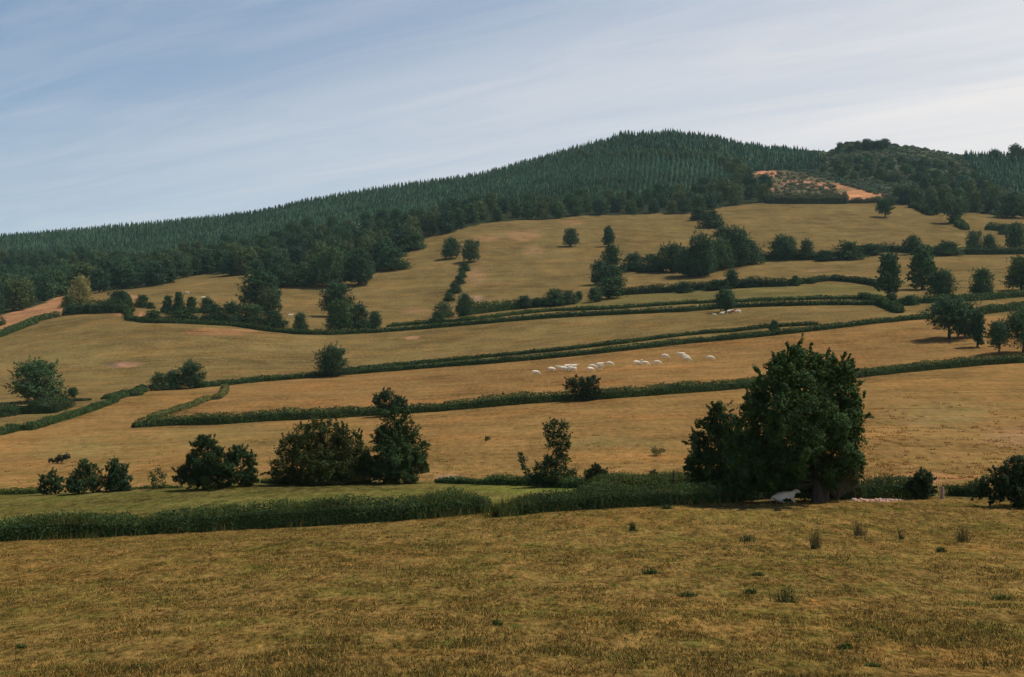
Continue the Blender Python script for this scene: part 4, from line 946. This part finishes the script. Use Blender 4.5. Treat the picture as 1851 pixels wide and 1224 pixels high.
# ------------------------------------------------------------------ grass
def grass(name, label, n, yr, xr, hmin, hmax, wd, seed, cluster=3, straw=.45, spread=.09):
    rng = np.random.RandomState(seed)
    Y = yr[0]*(yr[1]/yr[0])**rng.rand(n); pxs = xr[0]+(xr[1]-xr[0])*rng.rand(n); X = (pxs-CX)/F*Y
    g = smooth_noise(X, Y, 1.7, seed+1)+.7*smooth_noise(X, Y, .55, seed+2)+.5*smooth_noise(X, Y, 6, seed+3)
    fd = np.clip((yr[1]*(1+.06*smooth_noise(X, Y, 9, 7))-Y)/(yr[1]*.25), 0, 1) if yr[1] > 150 else 1
    keep = rng.rand(n) < np.clip(.5+g*.9, .12, 1)*fd; X, Y, g = X[keep], Y[keep], g[keep]; m = len(X)
    X = np.repeat(X, cluster)+rng.normal(size=m*cluster)*spread; Y = np.repeat(Y, cluster)+rng.normal(size=m*cluster)*spread; g = np.repeat(g, cluster); m = len(X)
    z = H(X, Y)-.02; h = (hmin+(hmax-hmin)*rng.rand(m)**2)*(1+.5*g); h = np.maximum(h, .03); w_ = wd*(.6+.8*rng.rand(m))*(Y/60)**.5
    a = rng.rand(m)*6.28; lx = np.cos(a)*w_; ly = np.sin(a)*w_*.6; le = rng.normal(size=(m, 2))*h[:, None]*.45
    V = np.stack([np.stack([X-lx, Y-ly, z], 1), np.stack([X+lx, Y+ly, z], 1), np.stack([X+le[:, 0], Y+le[:, 1], z+h], 1)], 1).reshape(-1, 3)
    isst = rng.rand(m) < straw-.35*g
    c = np.where(isst[:, None], np.array([[.42, .235, .06]]), np.array([[.18, .14, .032]]) if yr[1] < 150 else np.array([[.42, .25, .085]]))*(.6+.8*rng.rand(m, 1))
    o0 = np.array([0, yr[0], 0.])
    o = mk(name, V-o0, [np.arange(3*m).reshape(m, 3)], [M_GRASS], np.repeat(c, 3, axis=0)); o.location = o0; tag(o, label, kind='stuff')
grass('grass', 'short dry olive and straw grass of the foreground pasture', 120000, (29, 118), (-60, 1911), .04, .15, .022, 31, 4)
grass('rough_grass', 'tussocky rough straw grass on the field right of the big tree', 900, (150, 300), (1560, 1950), .10, .34, .045, 32, 26, .7, .38)
grass('meadow_grass', 'straw coloured grass of the field behind the bottom tree line', 1500, (165, 300), (-60, 1560), .06, .18, .05, 33, 18, .85, .4)
def weed(px, py, hpx, wpx, label, seed, col=(.05,.085,.025), dry=.2, group=None, n=60):
    rng = np.random.RandomState(seed); P = pix(px, py); Y = P[1]; hh = hpx/F*Y; ww = wpx/F*Y*.5
    x = rng.normal(size=n)*ww*.45; y = rng.normal(size=n)*ww*.4; h = hh*(.4+.6*rng.rand(n)); le = np.stack([x, y], 1)*.35+rng.normal(size=(n, 2))*hh*.12
    wd = .012+.02*rng.rand(n)
    V = np.stack([np.stack([x-wd, y, 0*x-.05], 1), np.stack([x+wd, y, 0*x-.05], 1), np.stack([x+le[:, 0], y+le[:, 1], h], 1)], 1).reshape(-1, 3)
    c = np.where((rng.rand(n) < dry)[:, None], np.array([[.2, .14, .05]]), np.array([col]))*(.7+.6*rng.rand(n, 1))
    C = np.repeat(c, 3, axis=0); b = Buf(); b.add(V, None, np.arange(3*n).reshape(n, 3), C=C)
    m = n*2; Pl = np.stack([np.clip(rng.normal(size=m), -1.6, 1.6)*ww*.42, np.clip(rng.normal(size=m), -1.6, 1.6)*ww*.4, rng.rand(m)**1.5*hh*.7], 1)
    Vl, Ql, Cl = leaves(rng, Pl, unit(rng.normal(size=(m, 3))+np.array([0, 0, 1])), .09, leaf_cols(rng, m, col)); b.add(Vl, Ql, C=Cl)
    o = b.build('weed_clump', [M_GRASS]); o.location = P; tag(o, label, 'weeds', group)
weed(1552, 968, 34, 26, 'tall feathery weed clump below the bare stony strip', 1, (.12,.12,.045), .6)
weed(1740, 980, 38, 24, 'tall feathery weed clump in the near right field', 2, (.12,.12,.045), .6)
weed(1475, 992, 40, 16, 'slender upright weed clump below the lying cow', 3, (.11,.12,.04), .5)
weed(1143, 960, 22, 12, 'small upright weed below the gap side of the near hedge', 4, (.06,.09,.03))
weed(1350, 978, 16, 34, 'flat dark green weed clump left of the slender upright one', 5)
weed(1205, 920, 12, 20, 'rounded leafy weed at the foot of the near hedge', 6, (.035,.07,.025), 0)
weed(1176, 1038, 14, 30, 'bright green leafy weed clump in the middle of the near field', 7, (.045,.09,.025), 0)
weed(1420, 1088, 34, 36, 'loose wispy weed clump low in the near right field', 8, (.11,.13,.04), .4)
weed(1630, 975, 30, 10, 'thin single tall weed between the two feathery ones', 9, (.07,.08,.03), .5, n=16)
rs = np.random.RandomState(12)
for k in range(10):
    y = 990+rs.rand()**.8*225; x = rs.rand()*1851
    weed(x, y, 7+6*rs.rand(), 16+22*rs.rand()*(y/1100), 'low dark green weed tuft scattered in the near pasture', 301+k*5, (.10,.13,.035), .4, 'low weed tufts of the near pasture', n=90)

# ------------------------------------------------------------------ haze
hb = Buf(); x0, x1, y0, y1, z0, z1 = GLO[0]-20, GHI[0]+20, GLO[1]-20, GHI[1]+20, GLO[2]-1.2, GHI[2]+22
VV = [(x0,y0,z0),(x1,y0,z0),(x1,y1,z0),(x0,y1,z0),(x0,y0,z1),(x1,y0,z1),(x1,y1,z1),(x0,y1,z1)]
hz = mk('haze', VV, [np.array([(0,3,2,1),(4,5,6,7),(0,1,5,4),(1,2,6,5),(2,3,7,6),(3,0,4,7)])], [])
mh = bpy.data.materials.new('haze air'); mh.use_nodes = True; n = mh.node_tree.nodes; n.clear()
mo = n.new('ShaderNodeOutputMaterial'); pv = n.new('ShaderNodeVolumePrincipled'); pv.inputs['Color'].default_value = (.58, .82, .86, 1); pv.inputs['Density'].default_value = .000035
mh.node_tree.links.new(pv.outputs[0], mo.inputs['Volume']); hz.data.materials.append(mh); tag(hz, 'thin bluish summer haze over the valley', kind='stuff')
